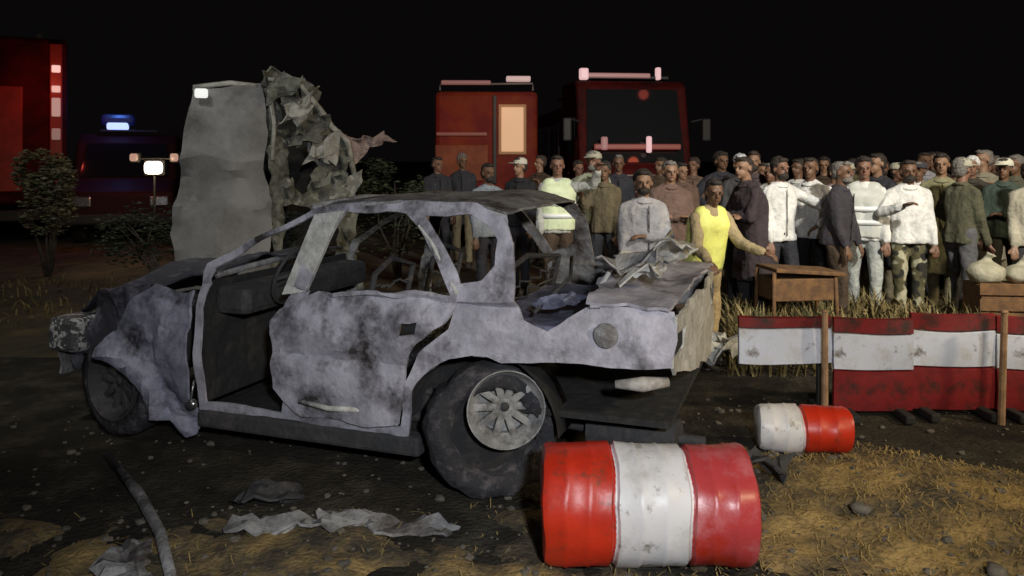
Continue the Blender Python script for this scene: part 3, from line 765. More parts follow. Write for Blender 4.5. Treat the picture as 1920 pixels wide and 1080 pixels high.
        if stripe:
            for zz in (1.06, 1.20):
                ring = []
                for i in range(28):
                    a = 2 * pi * i / 28
                    ring.append(((0.060 if cos(a) > 0 else -0.060) + 0.156 * cos(a), 0.156 * sin(a), zz))
                b2 = MB()
                lo_, hi_ = [T((p[0], p[1], p[2] - 0.025)) for p in ring], [T((p[0], p[1], p[2] + 0.025)) for p in ring]
                hi2 = [T((p[0] * 0.96, p[1] * 0.96, p[2] + 0.025)) for p in ring]; lo2 = [T((p[0] * 0.96, p[1] * 0.96, p[2] - 0.025)) for p in ring]
                n_ = 28
                b2.add(lo_ + hi_ + hi2 + lo2, [(i, (i + 1) % n_, n_ + (i + 1) % n_, n_ + i) for i in range(n_)] + [(n_ + i, n_ + (i + 1) % n_, 2 * n_ + (i + 1) % n_, 2 * n_ + i) for i in range(n_)]
                       + [(2 * n_ + i, 2 * n_ + (i + 1) % n_, 3 * n_ + (i + 1) % n_, 3 * n_ + i) for i in range(n_)] + [(3 * n_ + i, 3 * n_ + (i + 1) % n_, (i + 1) % n_, i) for i in range(n_)])
                b2.build('reflective_band', mat('reflective', (0.85, 0.87, 0.85), 0.35), vo, True)
    root.scale = (s * fat, s * fat, s)
    return root
def P(px, Y):  # picture column and distance -> ground position
    return ((px - 960) / 1500 * Y, Y)
DN = ((40, -80), (8, -70))
DR = ((-40, -80), (-8, -66))
WHITE = (0.82, 0.82, 0.80); PALE = (0.50, 0.50, 0.47); GREY = (0.34, 0.33, 0.37); DARK = (0.035, 0.035, 0.045); BROWN = (0.075, 0.048, 0.03); OLIVE = (0.12, 0.115, 0.055); BLUE = (0.10, 0.13, 0.18); KHAKI = (0.15, 0.12, 0.07); MAUVE = (0.25, 0.19, 0.22)
RISE = ((55, 5), (10, 45))
HIPS = ((70, -50), (-60, -35))
HIPSR = ((-70, -50), (60, -35))
PHONE = ((25, -50), (-10, 40))
PHONER = ((-25, -50), (10, 40))
FOLD = ((30, -70), (-75, 5))
FOLDR = ((-30, -70), (75, 5))
people = [
 (820, 11.5, 10, dict(label='far person in a dark coat behind the car roof, right of the shrub', top=DARK, legs=DARK, h=1.66)),
 (915, 8.6, 20, dict(label='person in a blue-grey shirt behind the rear edge of the car roof', top=(0.30, 0.34, 0.40), legs=DARK, h=1.62)),
 (975, 9.6, -10, dict(label='person in black with a pale cap, below the lit window', top=(0.02, 0.02, 0.03), legs=DARK, cap=(0.55, 0.52, 0.45), h=1.68)),
 (1045, 8.6, 15, dict(label='person in a pale reflective vest, second to the right of the lit window', top=PALE, legs=BROWN, vest=(0.78, 0.88, 0.58), stripe=True, h=1.66, armL=RISE)),
 (1134, 9.0, -15, dict(label='person in khaki with one forearm raised, below the left end of the roof light bar', top=KHAKI, legs=DARK, armR=PHONER, h=1.66)),
 (1205, 6.6, 25, dict(label='person in a light grey shirt standing right behind the open boot', top=(0.42, 0.41, 0.43), legs=GREY, armL=FOLD, h=1.56)),
 (1278, 9.6, 0, dict(label='bare-headed person in a brown shirt behind the yellow vest', top=(0.15, 0.09, 0.065), legs=DARK, h=1.64, skin=2)),
 (1318, 6.3, 24, dict(label='person in a bright yellow vest and tan trousers, standing by the car tail', top=(0.38, 0.30, 0.17), legs=(0.42, 0.30, 0.14), vest=(0.85, 0.86, 0.22), lean=13, h=1.52, armL=((30, -55), (20, -15)), armR=((-30, -65), (-10, -25)), nod=10, turn=-20)),
 (1388, 8.8, -10, dict(label='grey-haired person in dark clothes right of the yellow vest', top=(0.06, 0.06, 0.065), legs=DARK, hair=(0.35, 0.35, 0.37), armL=FOLD, armR=FOLDR, h=1.70)),
 (1462, 7.9, 18, dict(label='person in a white shirt with an arm stretched out, above the brown table', top=WHITE, legs=DARK, armL=((75, -25), (75, -30)), h=1.68)),
 (1520, 8.2, -25, dict(label='person in a white shirt and black trousers, hands on hips', top=WHITE, legs=(0.02, 0.02, 0.025), armL=HIPS, armR=HIPSR, h=1.66)),
 (1566, 9.0, 8, dict(label='slim person in a mauve-grey shirt left of the white suit with bands', top=MAUVE, legs=(0.10, 0.09, 0.10), h=1.56)),
 (1620, 7.9, -8, dict(label='person in a white jacket with bright reflective bands', top=WHITE, legs=(0.45, 0.48, 0.46), vest=(0.62, 0.64, 0.60), stripe=True, h=1.69)),
 (1703, 7.8, 12, dict(label='person in a white shirt and mottled camouflage trousers', top=WHITE, legs='camo', armR=((-40, -40), (40, 20)), h=1.68)),
 (1765, 8.3, -14, dict(label='tall person in olive clothes between two brighter figures', long=True, top=(0.27, 0.26, 0.15), legs=(0.25, 0.22, 0.13), h=1.70)),
 (1822, 8.9, 5, dict(label='white-haired person in a dark brown coat', long=True, top=(0.05, 0.045, 0.035), legs=DARK, hair=(0.5, 0.5, 0.5), armL=PHONE, h=1.66)),
 (1882, 8.2, -5, dict(label='person in dark green with a pale cap near the right edge', top=(0.05, 0.075, 0.06), legs=(0.06, 0.06, 0.05), cap=(0.6, 0.58, 0.48), h=1.70, armL=FOLD)),
 (1935, 7.6, 5, dict(label='person in a beige shirt cut by the right picture edge', top=(0.45, 0.42, 0.33), legs=DARK, h=1.62)),
 (1085, 11.0, 5, dict(label='back-row person in a pale shirt left of the khaki figure', top=(0.35, 0.36, 0.30), legs=DARK, h=1.66)),
 (1238, 10.8, -5, dict(label='back-row person in brown right of the grey shirt', top=BROWN, legs=DARK, h=1.66)),
 (1428, 10.6, 12, dict(label='back-row person in dark clothes left of the outstretched arm', top=DARK, legs=DARK, h=1.62)),
 (1655, 10.8, 0, dict(label='back-row person in olive behind the banded jacket', top=OLIVE, legs=DARK, h=1.68)),
 (1733, 10.6, 0, dict(label='back-row person in grey over the shoulder of the camouflage trousers', long=True, top=GREY, legs=DARK, h=1.70)),
 (1850, 10.8, 0, dict(label='back-row person in dark olive near the right edge', top=(0.09, 0.09, 0.05), legs=DARK, h=1.66)),
]
for i, (px, Yp, yw, kw) in enumerate(people):
    x_, y_ = P(px, Yp)
    kw.setdefault('armL', DN); kw.setdefault('armR', DR)
    rr = random.Random(i * 13 + 5)
    kw.setdefault('style', i % 3); kw.setdefault('beard', i % 4 == 1); kw.setdefault('fat', rr.uniform(0.92, 1.08))
    kw.setdefault('turn', rr.uniform(-30, 30)); kw['h'] = kw['h'] + rr.uniform(-0.035, 0.05); kw.setdefault('step', rr.uniform(-0.08, 0.08)); kw.setdefault('stance', rr.uniform(0.07, 0.13))
    person(x_, y_, rr.uniform(-14, 14) + yw + math.degrees(math.atan2(-x_, y_)) * 0.5, skin=kw.pop('skin', i), **kw)

# a second, denser set of onlookers between and behind the others
extra = [(1568, 7.7, (0.045, 0.04, 0.05)), (1412, 7.9, (0.05, 0.035, 0.04)), (1800, 7.7, (0.10, 0.10, 0.06)), (868, 12.0, DARK), (1012, 12.4, BROWN), (1108, 9.6, (0.30, 0.32, 0.24)), (1160, 10.4, DARK), (1255, 8.2, (0.16, 0.10, 0.08)), (1300, 11.6, (0.18, 0.12, 0.09)), (1352, 10.2, DARK), (1412, 9.4, (0.10, 0.07, 0.07)),
         (1447, 9.2, PALE), (1496, 10.0, WHITE), (1545, 11.2, BROWN), (1588, 9.6, DARK), (1598, 12.0, OLIVE), (1648, 8.9, DARK), (1680, 9.8, PALE), (1722, 9.2, WHITE), (1752, 11.8, BROWN), (1790, 9.9, (0.12, 0.11, 0.06)), (1806, 11.6, GREY), (1842, 9.4, (0.30, 0.27, 0.20)), (1868, 12.0, BROWN), (1905, 9.3, (0.10, 0.10, 0.07)), (1918, 11.4, PALE)]
nm = {DARK: 'black', BROWN: 'brown', PALE: 'pale grey', WHITE: 'white', OLIVE: 'olive', GREY: 'grey'}
places = ['turned sideways, covering the mauve-grey shirt', 'in front, behind the left end of the table', 'with back turned, in front of the white-haired figure', 'far back, behind the blue-grey shirt', 'far back, right of the pale cap', 'just left of the khaki figure', 'just right of the khaki figure', 'between the grey shirt and the yellow vest', 'far back above the yellow vest',
          'between the yellow vest and the grey-haired figure', 'right of the grey-haired figure', 'left of the outstretched white arm', 'between the two white shirts', 'far back, right of the hands-on-hips figure', 'left of the banded jacket', 'far back, left of the banded jacket',
          'between the banded jacket and the camouflage trousers', 'left shoulder of the camouflage trousers', 'right shoulder of the camouflage trousers', 'far back, left of the tall olive figure', 'right of the tall olive figure', 'far back, left of the white-haired figure', 'right of the white-haired figure',
          'far back, left of the pale cap at the right', 'right of the dark green figure', 'far back at the right picture edge']
for i, (px, Yp, tp) in enumerate(extra):
    x_, y_ = P(px, Yp)
    rr = random.Random(i * 31 + 3)
    pose = [(DN, DR), (FOLD, FOLDR), (HIPS, DR), (DN, HIPSR), (PHONE, DR), (DN, PHONER)][i % 6]
    person(x_, y_, (rr.uniform(-35, 35) if i > 2 else (70, -60, 140)[i]) + math.degrees(math.atan2(-x_, y_)), label='person in %s %s' % (nm[tp] + ' clothes' if tp in nm else 'dull coloured clothes', places[i]), h=rr.uniform(1.60, 1.76), top=tp,
           legs=rr.choice((DARK, BROWN, (0.12, 0.12, 0.13), (0.2, 0.17, 0.11))), armL=pose[0], armR=pose[1], skin=i + 1, turn=rr.uniform(-35, 35), fat=rr.uniform(0.92, 1.12), style=i % 3, beard=i % 5 == 0, long=i % 3 == 1, lean=rr.uniform(-3, 9),
           cap=rr.choice((None, None, None, (0.4, 0.38, 0.3), (0.05, 0.05, 0.06))), hair=rr.choice(((0.02, 0.015, 0.012), (0.03, 0.02, 0.015), (0.12, 0.11, 0.10))), step=rr.uniform(-0.1, 0.1))
# brown table, crate and sacks
brown_w = mat('brown_wood', (0.17, 0.085, 0.03), 0.8, 0, (0.09, 0.045, 0.02), 10, 0.3)
tb = empty('wooden_table', (P(1492, 7.3)[0], 7.3, 0), radians(8))
tag(tb, 'low brown wooden table with a tilted top, standing before the white shirts', 'table')
MB().box((0, 0, 0.60), (0.66, 0.42, 0.035), Matrix.Rotation(radians(4), 4, 'Y'), bev=0.008).build('table_top', brown_w, tb)
for sx in (-0.29, 0.29):
    for sy in (-0.17, 0.17):
        MB().tube([(sx, sy, 0.585 - sx * 0.07), (sx * 1.06, sy * 1.1, 0)], 0.018, 8).build('leg', brown_w, tb, True)
MB().box((0, 0, 0.44), (0.56, 0.34, 0.20), bev=0.01).build('drawer_box', brown_w, tb)
cr = empty('wooden_crate', (P(1885, 7.0)[0], 7.0, 0), radians(-6))
tag(cr, 'brown slatted crate near the right picture edge, carrying two sacks', 'crate')
MB().box((0, 0, 0.27), (0.56, 0.36, 0.50)).build('inner_box', brown_w, cr)
for k in range(4):
    MB().box((0, -0.19, 0.09 + k * 0.135), (0.60, 0.018, 0.10), bev=0.004).build('slat', brown_w, cr)
sackm = mat('sack_cloth', (0.42, 0.40, 0.30), 0.9, 0, (0.3, 0.28, 0.2), 12, 0.4)
for (dx, r, lab) in ((-0.17, 0.15, 'left one of two pale sacks on the crate'), (0.14, 0.13, 'right one of two pale sacks on the crate')):
    s_ = MB().ball((0, 0, r * 0.62), (r * 1.05, r, r * 0.72), None, 3).tube([(0, 0, r * 1.1), (0.02, 0, r * 1.5), (0.04, -0.02, r * 1.75)], [0.05, 0.025, 0.045], 8)
    o = remesh_obj(s_, 'sack', sackm, None, 0.014, 2)
    for v in o.data.vertices: v.co += noise.noise_vector(v.co * 12 + Vector((dx, 0, 0))) * 0.014
    o.location = (P(1885, 7.0)[0] + dx, 7.0, 0.52)
    tag(o, lab, 'sack', 'sacks on the crate')


# ------------------------------------------------------------------ emergency vehicles
red_paint = mat('fire_red', (0.075, 0.006, 0.005), 0.7, 0, (0.03, 0.004, 0.004), 2, 0.03, spec=0.12)
dark_glass = mat('dark_glass', (0.012, 0.014, 0.016), 0.08)
black_pl = mat('black_plastic', (0.015, 0.015, 0.015), 0.6)
silver = mat('silver_trim', (0.16, 0.14, 0.14), 0.5, 0.5)
def emis(name, c, s): return mat(name, (0.02, 0.02, 0.02), 0.4, emit=c, estr=s)
def glow(parent_root, lx, ly, lz, e, c, size=0.1):
    d = bpy.data.lights.new('lamp_glow', 'POINT'); d.energy = e; d.color = c; d.shadow_soft_size = size
    o = bpy.data.objects.new('lamp_glow', d); COL.objects.link(o); o.parent = parent_root; o.location = (lx, ly, lz)
def truck_wheel(root, x, y, r=0.48, w_=0.28):
    M = Matrix.Translation((x, y, r)) @ Matrix.Rotation(radians(90), 4, 'Y')
    t = MB().lathe([(r * 0.55, -w_ / 2), (r * 0.9, -w_ / 2), (r, -w_ / 2 + 0.05), (r, w_ / 2 - 0.05), (r * 0.9, w_ / 2), (r * 0.55, w_ / 2)], 28, M).build('wheel', rubber, root, True, angle=40)
    MB().lathe([(0, -w_ / 2 + 0.06), (r * 0.55, -w_ / 2 + 0.02), (r * 0.56, 0), (r * 0.55, w_ / 2 - 0.02), (0, w_ / 2 - 0.06)], 20, M).build('rim', silver, t, True, angle=40)
def fire_engine(loc, rz, label, w_=2.3, h=3.0, L=6.5, bar='white', crew=0.0):
    """front towards local -y"""
    root = empty('fire_engine', loc, rz)
    tag(root, label, 'fire engine', 'fire engines behind the crowd')
    hw = w_ / 2
    cab = MB()
    # cab profile extruded across the width, windscreen raked
    pf = [(0.0, 0.55), (0.0, 1.40), (0.10, 1.52), (0.42, h - 0.18), (0.60, h - 0.06), (2.0, h - 0.02), (2.0, 0.55)]
    vs_ = [(-hw, p[0], p[1]) for p in pf] + [(hw, p[0], p[1]) for p in pf]
    n_ = len(pf)
    cab.add(vs_, [(i, (i + 1) % n_, n_ + (i + 1) % n_, n_ + i) for i in range(n_)] + [tuple(range(n_ - 1, -1, -1)), tuple(range(n_, 2 * n_))])
    c = cab.build('cab', red_paint, root)
    bake(c, [('BEVEL', dict(width=0.06, segments=3, limit_method='ANGLE'))])
    MB().add([(-hw + 0.14, 0.085, 1.56), (hw - 0.14, 0.085, 1.56), (hw - 0.2, 0.37, h - 0.24), (-hw + 0.2, 0.37, h - 0.24), (-hw + 0.14, 0.125, 1.54), (hw - 0.14, 0.125, 1.54), (hw - 0.2, 0.43, h - 0.26), (-hw + 0.2, 0.43, h - 0.26)],
             [(3, 2, 1, 0), (4, 5, 6, 7), (0, 1, 5, 4), (1, 2, 6, 5), (2, 3, 7, 6), (3, 0, 4, 7)]).build('windscreen', dark_glass, root)
    for sx in (-1, 1):
        d = MB().box((sx * (hw + 0.006), 0.75, 1.30), (0.03, 0.85, 1.4), bev=0.01).build('door', red_paint, root)
        MB().box((sx * (hw + 0.018), 0.78, 2.05), (0.03, 0.66, 0.7), bev=0.01).build('window', dark_glass, d)
        MB().box((sx * (hw + 0.035), 1.05, 1.35), (0.02, 0.16, 0.04)).build('handle', silver, d)
        MB().tube([(sx * hw, 0.12, 2.3), (sx * (hw + 0.2), 0.02, 2.35)], 0.02).box((sx * (hw + 0.24), 0.0, 2.15), (0.16, 0.08, 0.42), bev=0.03).build('mirror', black_pl, root)
        hl = MB().box((sx * (hw - 0.3), -0.05, 0.92), (0.36, 0.08, 0.2), bev=0.02).build('headlight', chrome, root)
        truck_wheel(root, sx * (hw - 0.16), 0.95); truck_wheel(root, sx * (hw - 0.16), L - 1.6)
    gr = MB()
    for k in range(5): gr.box((0, -0.015, 1.02 + k * 0.075), (1.1 * hw, 0.03, 0.035), bev=0.006)
    gr.build('grille', silver, root)
    MB().box((0, -0.12, 0.55), (w_ + 0.04, 0.3, 0.34), bev=0.05).build('bumper', mat('bumper_grey', (0.03, 0.03, 0.03), 0.6), root)
    MB().box((0, 2.05 + (L - 2.05) / 2, 1.62), (w_ - 0.02, L - 2.15, h - 1.0), bev=0.05).build('body', red_paint, root)
    for sx in (-1, 1):
        for k in range(3):
            yy = 2.3 + (L - 2.5) * (k + 0.5) / 3
            MB().box((sx * (hw + 0.0), yy, 1.7), (0.04, (L - 2.7) / 3, 1.3), bev=0.01).build('locker_shutter', silver, root)
    MB().box((0, 1.0, h + 0.03), (w_ * 0.8, 0.34, 0.06), bev=0.01).build('light_bar_base', black_pl, root)
    lad = MB()
    for sx in (-0.35, 0.35): lad.tube([(sx, 2.3, h + 0.05 - 0.32 + 0.3), (sx, L, h + 0.05 - 0.32 + 0.3)], 0.035)
    for k in range(12): lad.tube([(-0.35, 2.4 + k * (L - 2.5) / 12, h + 0.03), (0.35, 2.4 + k * (L - 2.5) / 12, h + 0.03)], 0.02)
    lad.build('ladder', silver, root)
    return root
# right fire engine, front towards the crowd
Y = 14.5
fe = fire_engine(((1195 - 960) / 1500 * Y, Y, 0), radians(6), 'red fire engine seen head-on with a pinkish roof light bar, behind the crowd', 2.1, 3.15, 6.5)
pk = emis('pink_white_lamp', (1.0, 0.62, 0.62), 0.75)
pk2 = emis('pink_dim_lamp', (1.0, 0.45, 0.42), 0.28)
MB().box((-0.15, 0.86, 3.22), (1.25, 0.10, 0.09), bev=0.02).build('light_bar', pk2, fe)
MB().box((-0.82, 0.84, 3.24), (0.17, 0.14, 0.22), bev=0.03).build('roof_lamp', pk, fe)
MB().box((0.63, 0.84, 3.26), (0.10, 0.12, 0.24), bev=0.03).build('roof_lamp', pk, fe)
MB().box((0.20, -0.06, 1.98 - 0.1), (0.10, 0.08, 0.30), bev=0.03).build('grille_lamp', pk, fe)
MB().box((-0.62, -0.06, 1.9), (0.12, 0.08, 0.24), bev=0.03).build('grille_lamp', pk2, fe)
MB().box((0, -0.03, 1.84), (1.6, 0.06, 0.10), bev=0.02).build('glowing_grille_line', emis('grille_line_glow', (0.8, 0.16, 0.12), 0.22), fe)  # red line of the grille, made to glow by emission, not a lamp
glow(fe, -0.8, 0.4, 3.5, 2.5, (1, 0.25, 0.2)); glow(fe, 0.2, -0.8, 1.95, 3, (1, 0.16, 0.08)); glow(fe, 0.6, -0.9, 3.5, 1.5, (1, 0.15, 0.1))
# middle fire truck, side towards us, lit window
Y = 14
def rescue_truck(loc, rz, label):
    root = empty('rescue_truck', loc, rz)
    tag(root, label, 'rescue truck')
    MB().box((0, 1.4, 1.72), (1.75, 3.6, 2.1), bev=0.08).build('body', mat('orange_red', (0.15, 0.022, 0.006), 0.6, 0, (0.10, 0.008, 0.008), 2, spec=0.12), root)
    MB().box((0.44, -0.42, 2.12), (0.38, 0.05, 0.76), bev=0.015).build('lit_window', emis('warm_window', (1.0, 0.55, 0.28), 0.62), root)
    MB().box((0.44, -0.405, 2.12), (0.48, 0.04, 0.86), bev=0.012).build('window_frame', mat('frame_br', (0.3, 0.15, 0.06), 0.5), root)
    MB().box((0.14, -0.41, 1.95), (0.06, 0.05, 1.5), bev=0.01).build('door_seal', black_pl, root)
    MB().box((-0.42, -0.415, 2.04), (0.86, 0.04, 0.06), bev=0.01).build('reflective_stripe', mat('stripe_pink', (0.22, 0.08, 0.06), 0.6), root)
    MB().box((-0.42, -0.41, 1.55), (0.9, 0.04, 0.62), bev=0.02).build('locker_shutter', mat('locker', (0.20, 0.055, 0.02), 0.5, 0, (0.14, 0.035, 0.015), 5, spec=0.15), root)
    MB().box((0.55, -0.2, 3.0), (0.42, 0.16, 0.09), bev=0.02).build('roof_lamp', emis('roof_pink', (1, 0.66, 0.6), 0.5), root)
    MB().box((-0.35, -0.25, 2.93), (0.85, 0.12, 0.07), bev=0.02).build('roof_lamp', emis('roof_dim', (0.9, 0.35, 0.3), 0.2), root)
    MB().tube([(-0.8, -0.2, 2.8), (-0.8, -0.2, 2.9), (0.8, -0.2, 2.92), (0.8, -0.2, 2.8)], 0.02).build('roof_rail', silver, root)
    for sx in (-0.66, 0.66):
        for yy in (0.3, 2.5): truck_wheel(root, sx, yy, 0.42, 0.24)
    MB().box((0, -0.42, 0.6), (1.8, 0.16, 0.2), bev=0.03).build('bumper', black_pl, root)
    glow(root, 0.3, -1.1, 2.5, 3.6, (1, 0.35, 0.12)); glow(root, -0.7, -1.0, 2.3, 2.2, (1, 0.10, 0.10))
    return root
rescue_truck(((912 - 960) / 1500 * Y, Y, 0), radians(2), 'orange-red box-bodied rescue truck with one warmly lit window, behind the car roof')
# left ladder truck
Y = 15.5
lt = empty('ladder_truck', ((62 - 960) / 1500 * Y, Y, 0), radians(31))
tag(lt, 'tall dark red fire truck at the far left with a column of four lamps', 'fire truck')
MB().box((-0.25, 2.6, 2.35), (1.65, 5.6, 3.2), bev=0.08).build('body', red_paint, lt)
MB().box((0.38, -0.24, 2.5), (0.22, 0.08, 2.7), bev=0.02).build('lamp_column', mat('lamp_col', (0.25, 0.03, 0.02), 0.4), lt)
for zz, hh, st_, nm in ((3.36, 0.14, 1.0, 'lamp'), (2.97, 0.13, 0.75, 'lamp'), (2.62, 0.36, 0.42, 'lamp'), (2.1, 0.22, 0.22, 'lamp')):
    MB().box((0.38, -0.29, zz), (0.15, 0.06, hh), bev=0.02).build(nm, emis('lamp_%d' % int(st_ * 100), (1, 0.55, 0.48), st_), lt)
MB().box((-0.62, -0.22, 2.0), (0.9, 0.05, 2.0), bev=0.02).build('rear_shutter', mat('shutter_red', (0.35, 0.03, 0.02), 0.5, 0, (0.22, 0.02, 0.015), 3), lt)
MB().box((-0.25, -0.3, 0.55), (1.7, 0.2, 0.22), bev=0.03).build('bumper', black_pl, lt)
for sx in (-0.85, 0.35):
    for yy in (0.6, 4.2): truck_wheel(lt, sx, yy)
MB().tube([(-0.6, 0, 4.0), (-0.6, 5, 4.1)], 0.05).tube([(0.1, 0, 4.0), (0.1, 5, 4.1)], 0.05).build('ladder', silver, lt)
glow(lt, 0.35, -1.0, 3.1, 9, (1, 0.10, 0.06)); glow(lt, 0.2, -1.2, 2.4, 3, (1, 0.06, 0.04))
# dark police van with blue flasher
Y = 15.0
pv = empty('police_van', ((226 - 960) / 1500 * Y, Y, 0), radians(20))
tag(pv, 'dark van with a blue roof flasher between the ladder truck and the upended wreck', 'police van')
pf = [(0.0, 0.4), (0.0, 1.0), (0.75, 1.22), (1.25, 1.95), (1.6, 2.12), (4.6, 2.15), (4.75, 0.4)]
hw = 0.92
b_ = MB(); n_ = len(pf)
b_.add([(-hw, p[0], p[1]) for p in pf] + [(hw, p[0], p[1]) for p in pf], [(i, (i + 1) % n_, n_ + (i + 1) % n_, n_ + i) for i in range(n_)] + [tuple(range(n_ - 1, -1, -1)), tuple(range(n_, 2 * n_))])
c = b_.build('body', mat('van_maroon', (0.035, 0.012, 0.012), 0.6, spec=0.1), pv); bake(c, [('BEVEL', dict(width=0.07, segments=3, limit_method='ANGLE'))])
MB().add([(-0.8, 0.76, 1.27), (0.8, 0.76, 1.27), (0.72, 1.2, 1.93), (-0.72, 1.2, 1.93)], [(3, 2, 1, 0)]).build('windscreen', dark_glass, pv)
bake(pv.children[-1], [('SOLIDIFY', dict(thickness=0.02, offset=1))])
for sx in (-1, 1):
    truck_wheel(pv, sx * 0.78, 0.85, 0.34, 0.22); truck_wheel(pv, sx * 0.78, 3.8, 0.34, 0.22)
    MB().box((sx * 0.66, -0.02, 0.82), (0.34, 0.06, 0.2), bev=0.03).build('headlight', chrome, pv)
MB().box((0, 1.65, 2.19), (1.1, 0.3, 0.06), bev=0.02).build('light_bar_base', black_pl, pv)
MB().box((-0.22, 1.6, 2.29), (0.40, 0.2, 0.15), bev=0.04).build('blue_flasher', emis('blue_flash', (0.42, 0.52, 1.0), 1.5), pv)
MB().box((-0.22, 1.66, 2.42), (0.62, 0.26, 0.24), bev=0.08).build('flasher_halo', emis('blue_halo', (0.01, 0.03, 0.35), 0.10), pv)  # added glowing box that stands in for the blue halo round the flasher
MB().box((0, -0.05, 0.5), (1.86, 0.2, 0.22), bev=0.05).build('bumper', black_pl, pv)
glow(pv, -0.22, 1.3, 2.75, 14, (0.1, 0.25, 1.0)); glow(pv, 0.2, -0.9, 1.6, 6, (1, 0.25, 0.12))
# work lamp on tripod
wl = empty('work_lamp', ((290 - 960) / 1500 * 12.5, 12.5, 0), 0)
tag(wl, 'bright warm work lamp on a tripod in front of the dark van', 'work lamp')
MB().tube([(0, 0, 0.5), (0, 0, 1.35)], 0.018).build('pole', black_pl, wl)
for k in range(3):
    a = 2 * pi * k / 3 + .5
    MB().tube([(0, 0, 0.75), (0.38 * cos(a), 0.38 * sin(a), 0.0)], 0.014).build('leg', black_pl, wl)
MB().box((0, 0.04, 1.48), (0.34, 0.12, 0.26), bev=0.03).build('housing', black_pl, wl)
MB().box((0, -0.03, 1.48), (0.27, 0.05, 0.20), bev=0.06).build('lens', emis('warm_lens', (1.0, 0.84, 0.66), 5.0), wl, True)
MB().tube([(-0.36, 0.03, 1.62), (0.36, 0.03, 1.62)], 0.014).build('cross_bar', black_pl, wl)
for dx in (-0.31, 0.32):
    MB().box((dx, 0.02, 1.64), (0.16, 0.10, 0.16), bev=0.03).build('housing', black_pl, wl)
    MB().box((dx, -0.03, 1.64), (0.12, 0.03, 0.12), bev=0.03).build('lens', emis('dim_lens', (1.0, 0.55, 0.40), 0.45), wl, True)
glow(wl, 0, -0.35, 1.5, 16, (1, 0.72, 0.42), 0.08)
# second burnt wreck tipped up on its end
Y = 7.8
wk = empty('upended_wreck', ((490 - 960) / 1500 * Y, Y, 0), radians(16))
tag(wk, 'pale grey crumpled van wreck tipped up on its end, behind the sedan bonnet', 'vehicle wreck')
wgrey = mat('wreck_roof_grey', (0.27, 0.27, 0.27), 0.75, 0, (0.17, 0.17, 0.165), 2.2, 0.3, 0.4, 0.6, (0.07, 0.068, 0.06), 1.6, 0.52, 0.7)
wgreen = mat('wreck_torn_grey', (0.22, 0.23, 0.19), 0.8, 0, (0.08, 0.08, 0.07), 5, 0.5, 0.45, 0.6, (0.40, 0.41, 0.36), 7, 0.56, 0.66)
wpale = mat('wreck_pale_edge', (0.50, 0.50, 0.45), 0.7, 0, (0.3, 0.3, 0.27), 9, 0.3)
sheet('roof_panel', [[(-0.78, 0.0), (-0.80, 1.2), (-0.70, 1.85), (-0.63, 2.30), (-0.05, 2.34), (0.02, 1.9), (0.06, 1.2), (0.10, 0.0)]],
      lambda a, b: (a, -0.10 * sin((a + 0.8) * 3.4) + 0.25 * (b / 2.3) ** 2 - 0.06 * math.exp(-((b - 1.6) / 0.12) ** 2), b), wgrey, wk, 0.02, 0.09, 0.07, 2.6, 4)
sheet('side_panel', [[(0.06, 0.0), (0.02, 1.9), (-0.04, 2.36), (0.02, 2.50), (0.40, 2.52), (0.56, 2.25), (0.66, 1.95), (0.86, 1.72), (0.92, 1.3), (0.95, 0.0)],
      [(0.14, 1.95), (0.16, 2.30), (0.36, 2.34), (0.46, 2.1), (0.42, 1.9)], [(0.20, 1.35), (0.22, 1.78), (0.55, 1.72), (0.66, 1.5), (0.5, 1.3)], [(0.2, 0.4), (0.2, 1.1), (0.7, 1.1), (0.75, 0.4)]],
      lambda a, b: (a, 0.05 + 0.45 * a + 0.2 * (b / 2.3) ** 2, b), wgreen, wk, 0.02, 0.06, 0.13, 4.5, 6)
sheet('floor_pan', [[(-0.70, 0.0), (-0.72, 1.7), (-0.5, 2.15), (0.30, 2.25), (0.70, 1.6), (0.9, 0.0)]], lambda a, b: (a, 1.35 + 0.1 * a, b), soot, wk, 0.03, 0.12, 0.08, 3, 5)
sheet('far_side', [[(0.1, 0.0), (0.25, 1.8), (0.5, 2.1), (1.3, 1.9), (1.35, 0.0)]], lambda a, b: (-0.72 + 0.03 * a, a, b), wgreen, wk, 0.02, 0.1, 0.05, 3, 2)
MB().tube([(-0.64, 0.22, 2.31), (-0.3, 0.20, 2.36), (-0.05, 0.22, 2.34)], 0.028).build('roof_edge', wpale, wk, True)
MB().tube([(0.06, 0.28, 2.42), (0.36, 0.42, 2.40), (0.58, 0.45, 2.12), (0.70, 0.46, 1.95), (0.86, 0.48, 1.80), (0.94, 0.5, 1.4)], [0.02, 0.025, 0.035, 0.03, 0.035, 0.03]).build('door_pillar', wpale, wk, True)
MB().tube([(0.07, 0.2, 2.3), (0.12, 0.16, 1.95), (0.10, 0.12, 1.6)], 0.022).build('door_pillar', wpale, wk, True)
MB().tube([(0.48, 0.36, 2.15), (0.46, 0.33, 1.7), (0.60, 0.36, 1.5)], 0.02).build('door_pillar', wpale, wk, True)
for k in range(6):
    sheet('torn_panel', [[(-0.16, -0.1), (0.12, -0.16), (0.18, 0.1), (-0.1, 0.17)]], lambda a, b: (0.22 + 0.12 * k + a, 0.05 + 0.07 * k, 2.3 - 0.2 * k + b + 0.3 * a), (wgreen, wpale)[k % 2], wk, 0.012, 0.05, 0.10, 8, 20 + k)
sheet('torn_panel', [[(0.85, 1.82), (1.25, 1.90), (1.38, 1.80), (1.1, 1.70), (0.9, 1.55)]], lambda a, b: (a, 0.5, b), mat('wreck_pink_lit', (0.42, 0.33, 0.30), 0.8, 0, (0.2, 0.15, 0.13), 8), wk, 0.012, 0.05, 0.08, 7, 9)  # pinkish light on this piece is put into its base colour
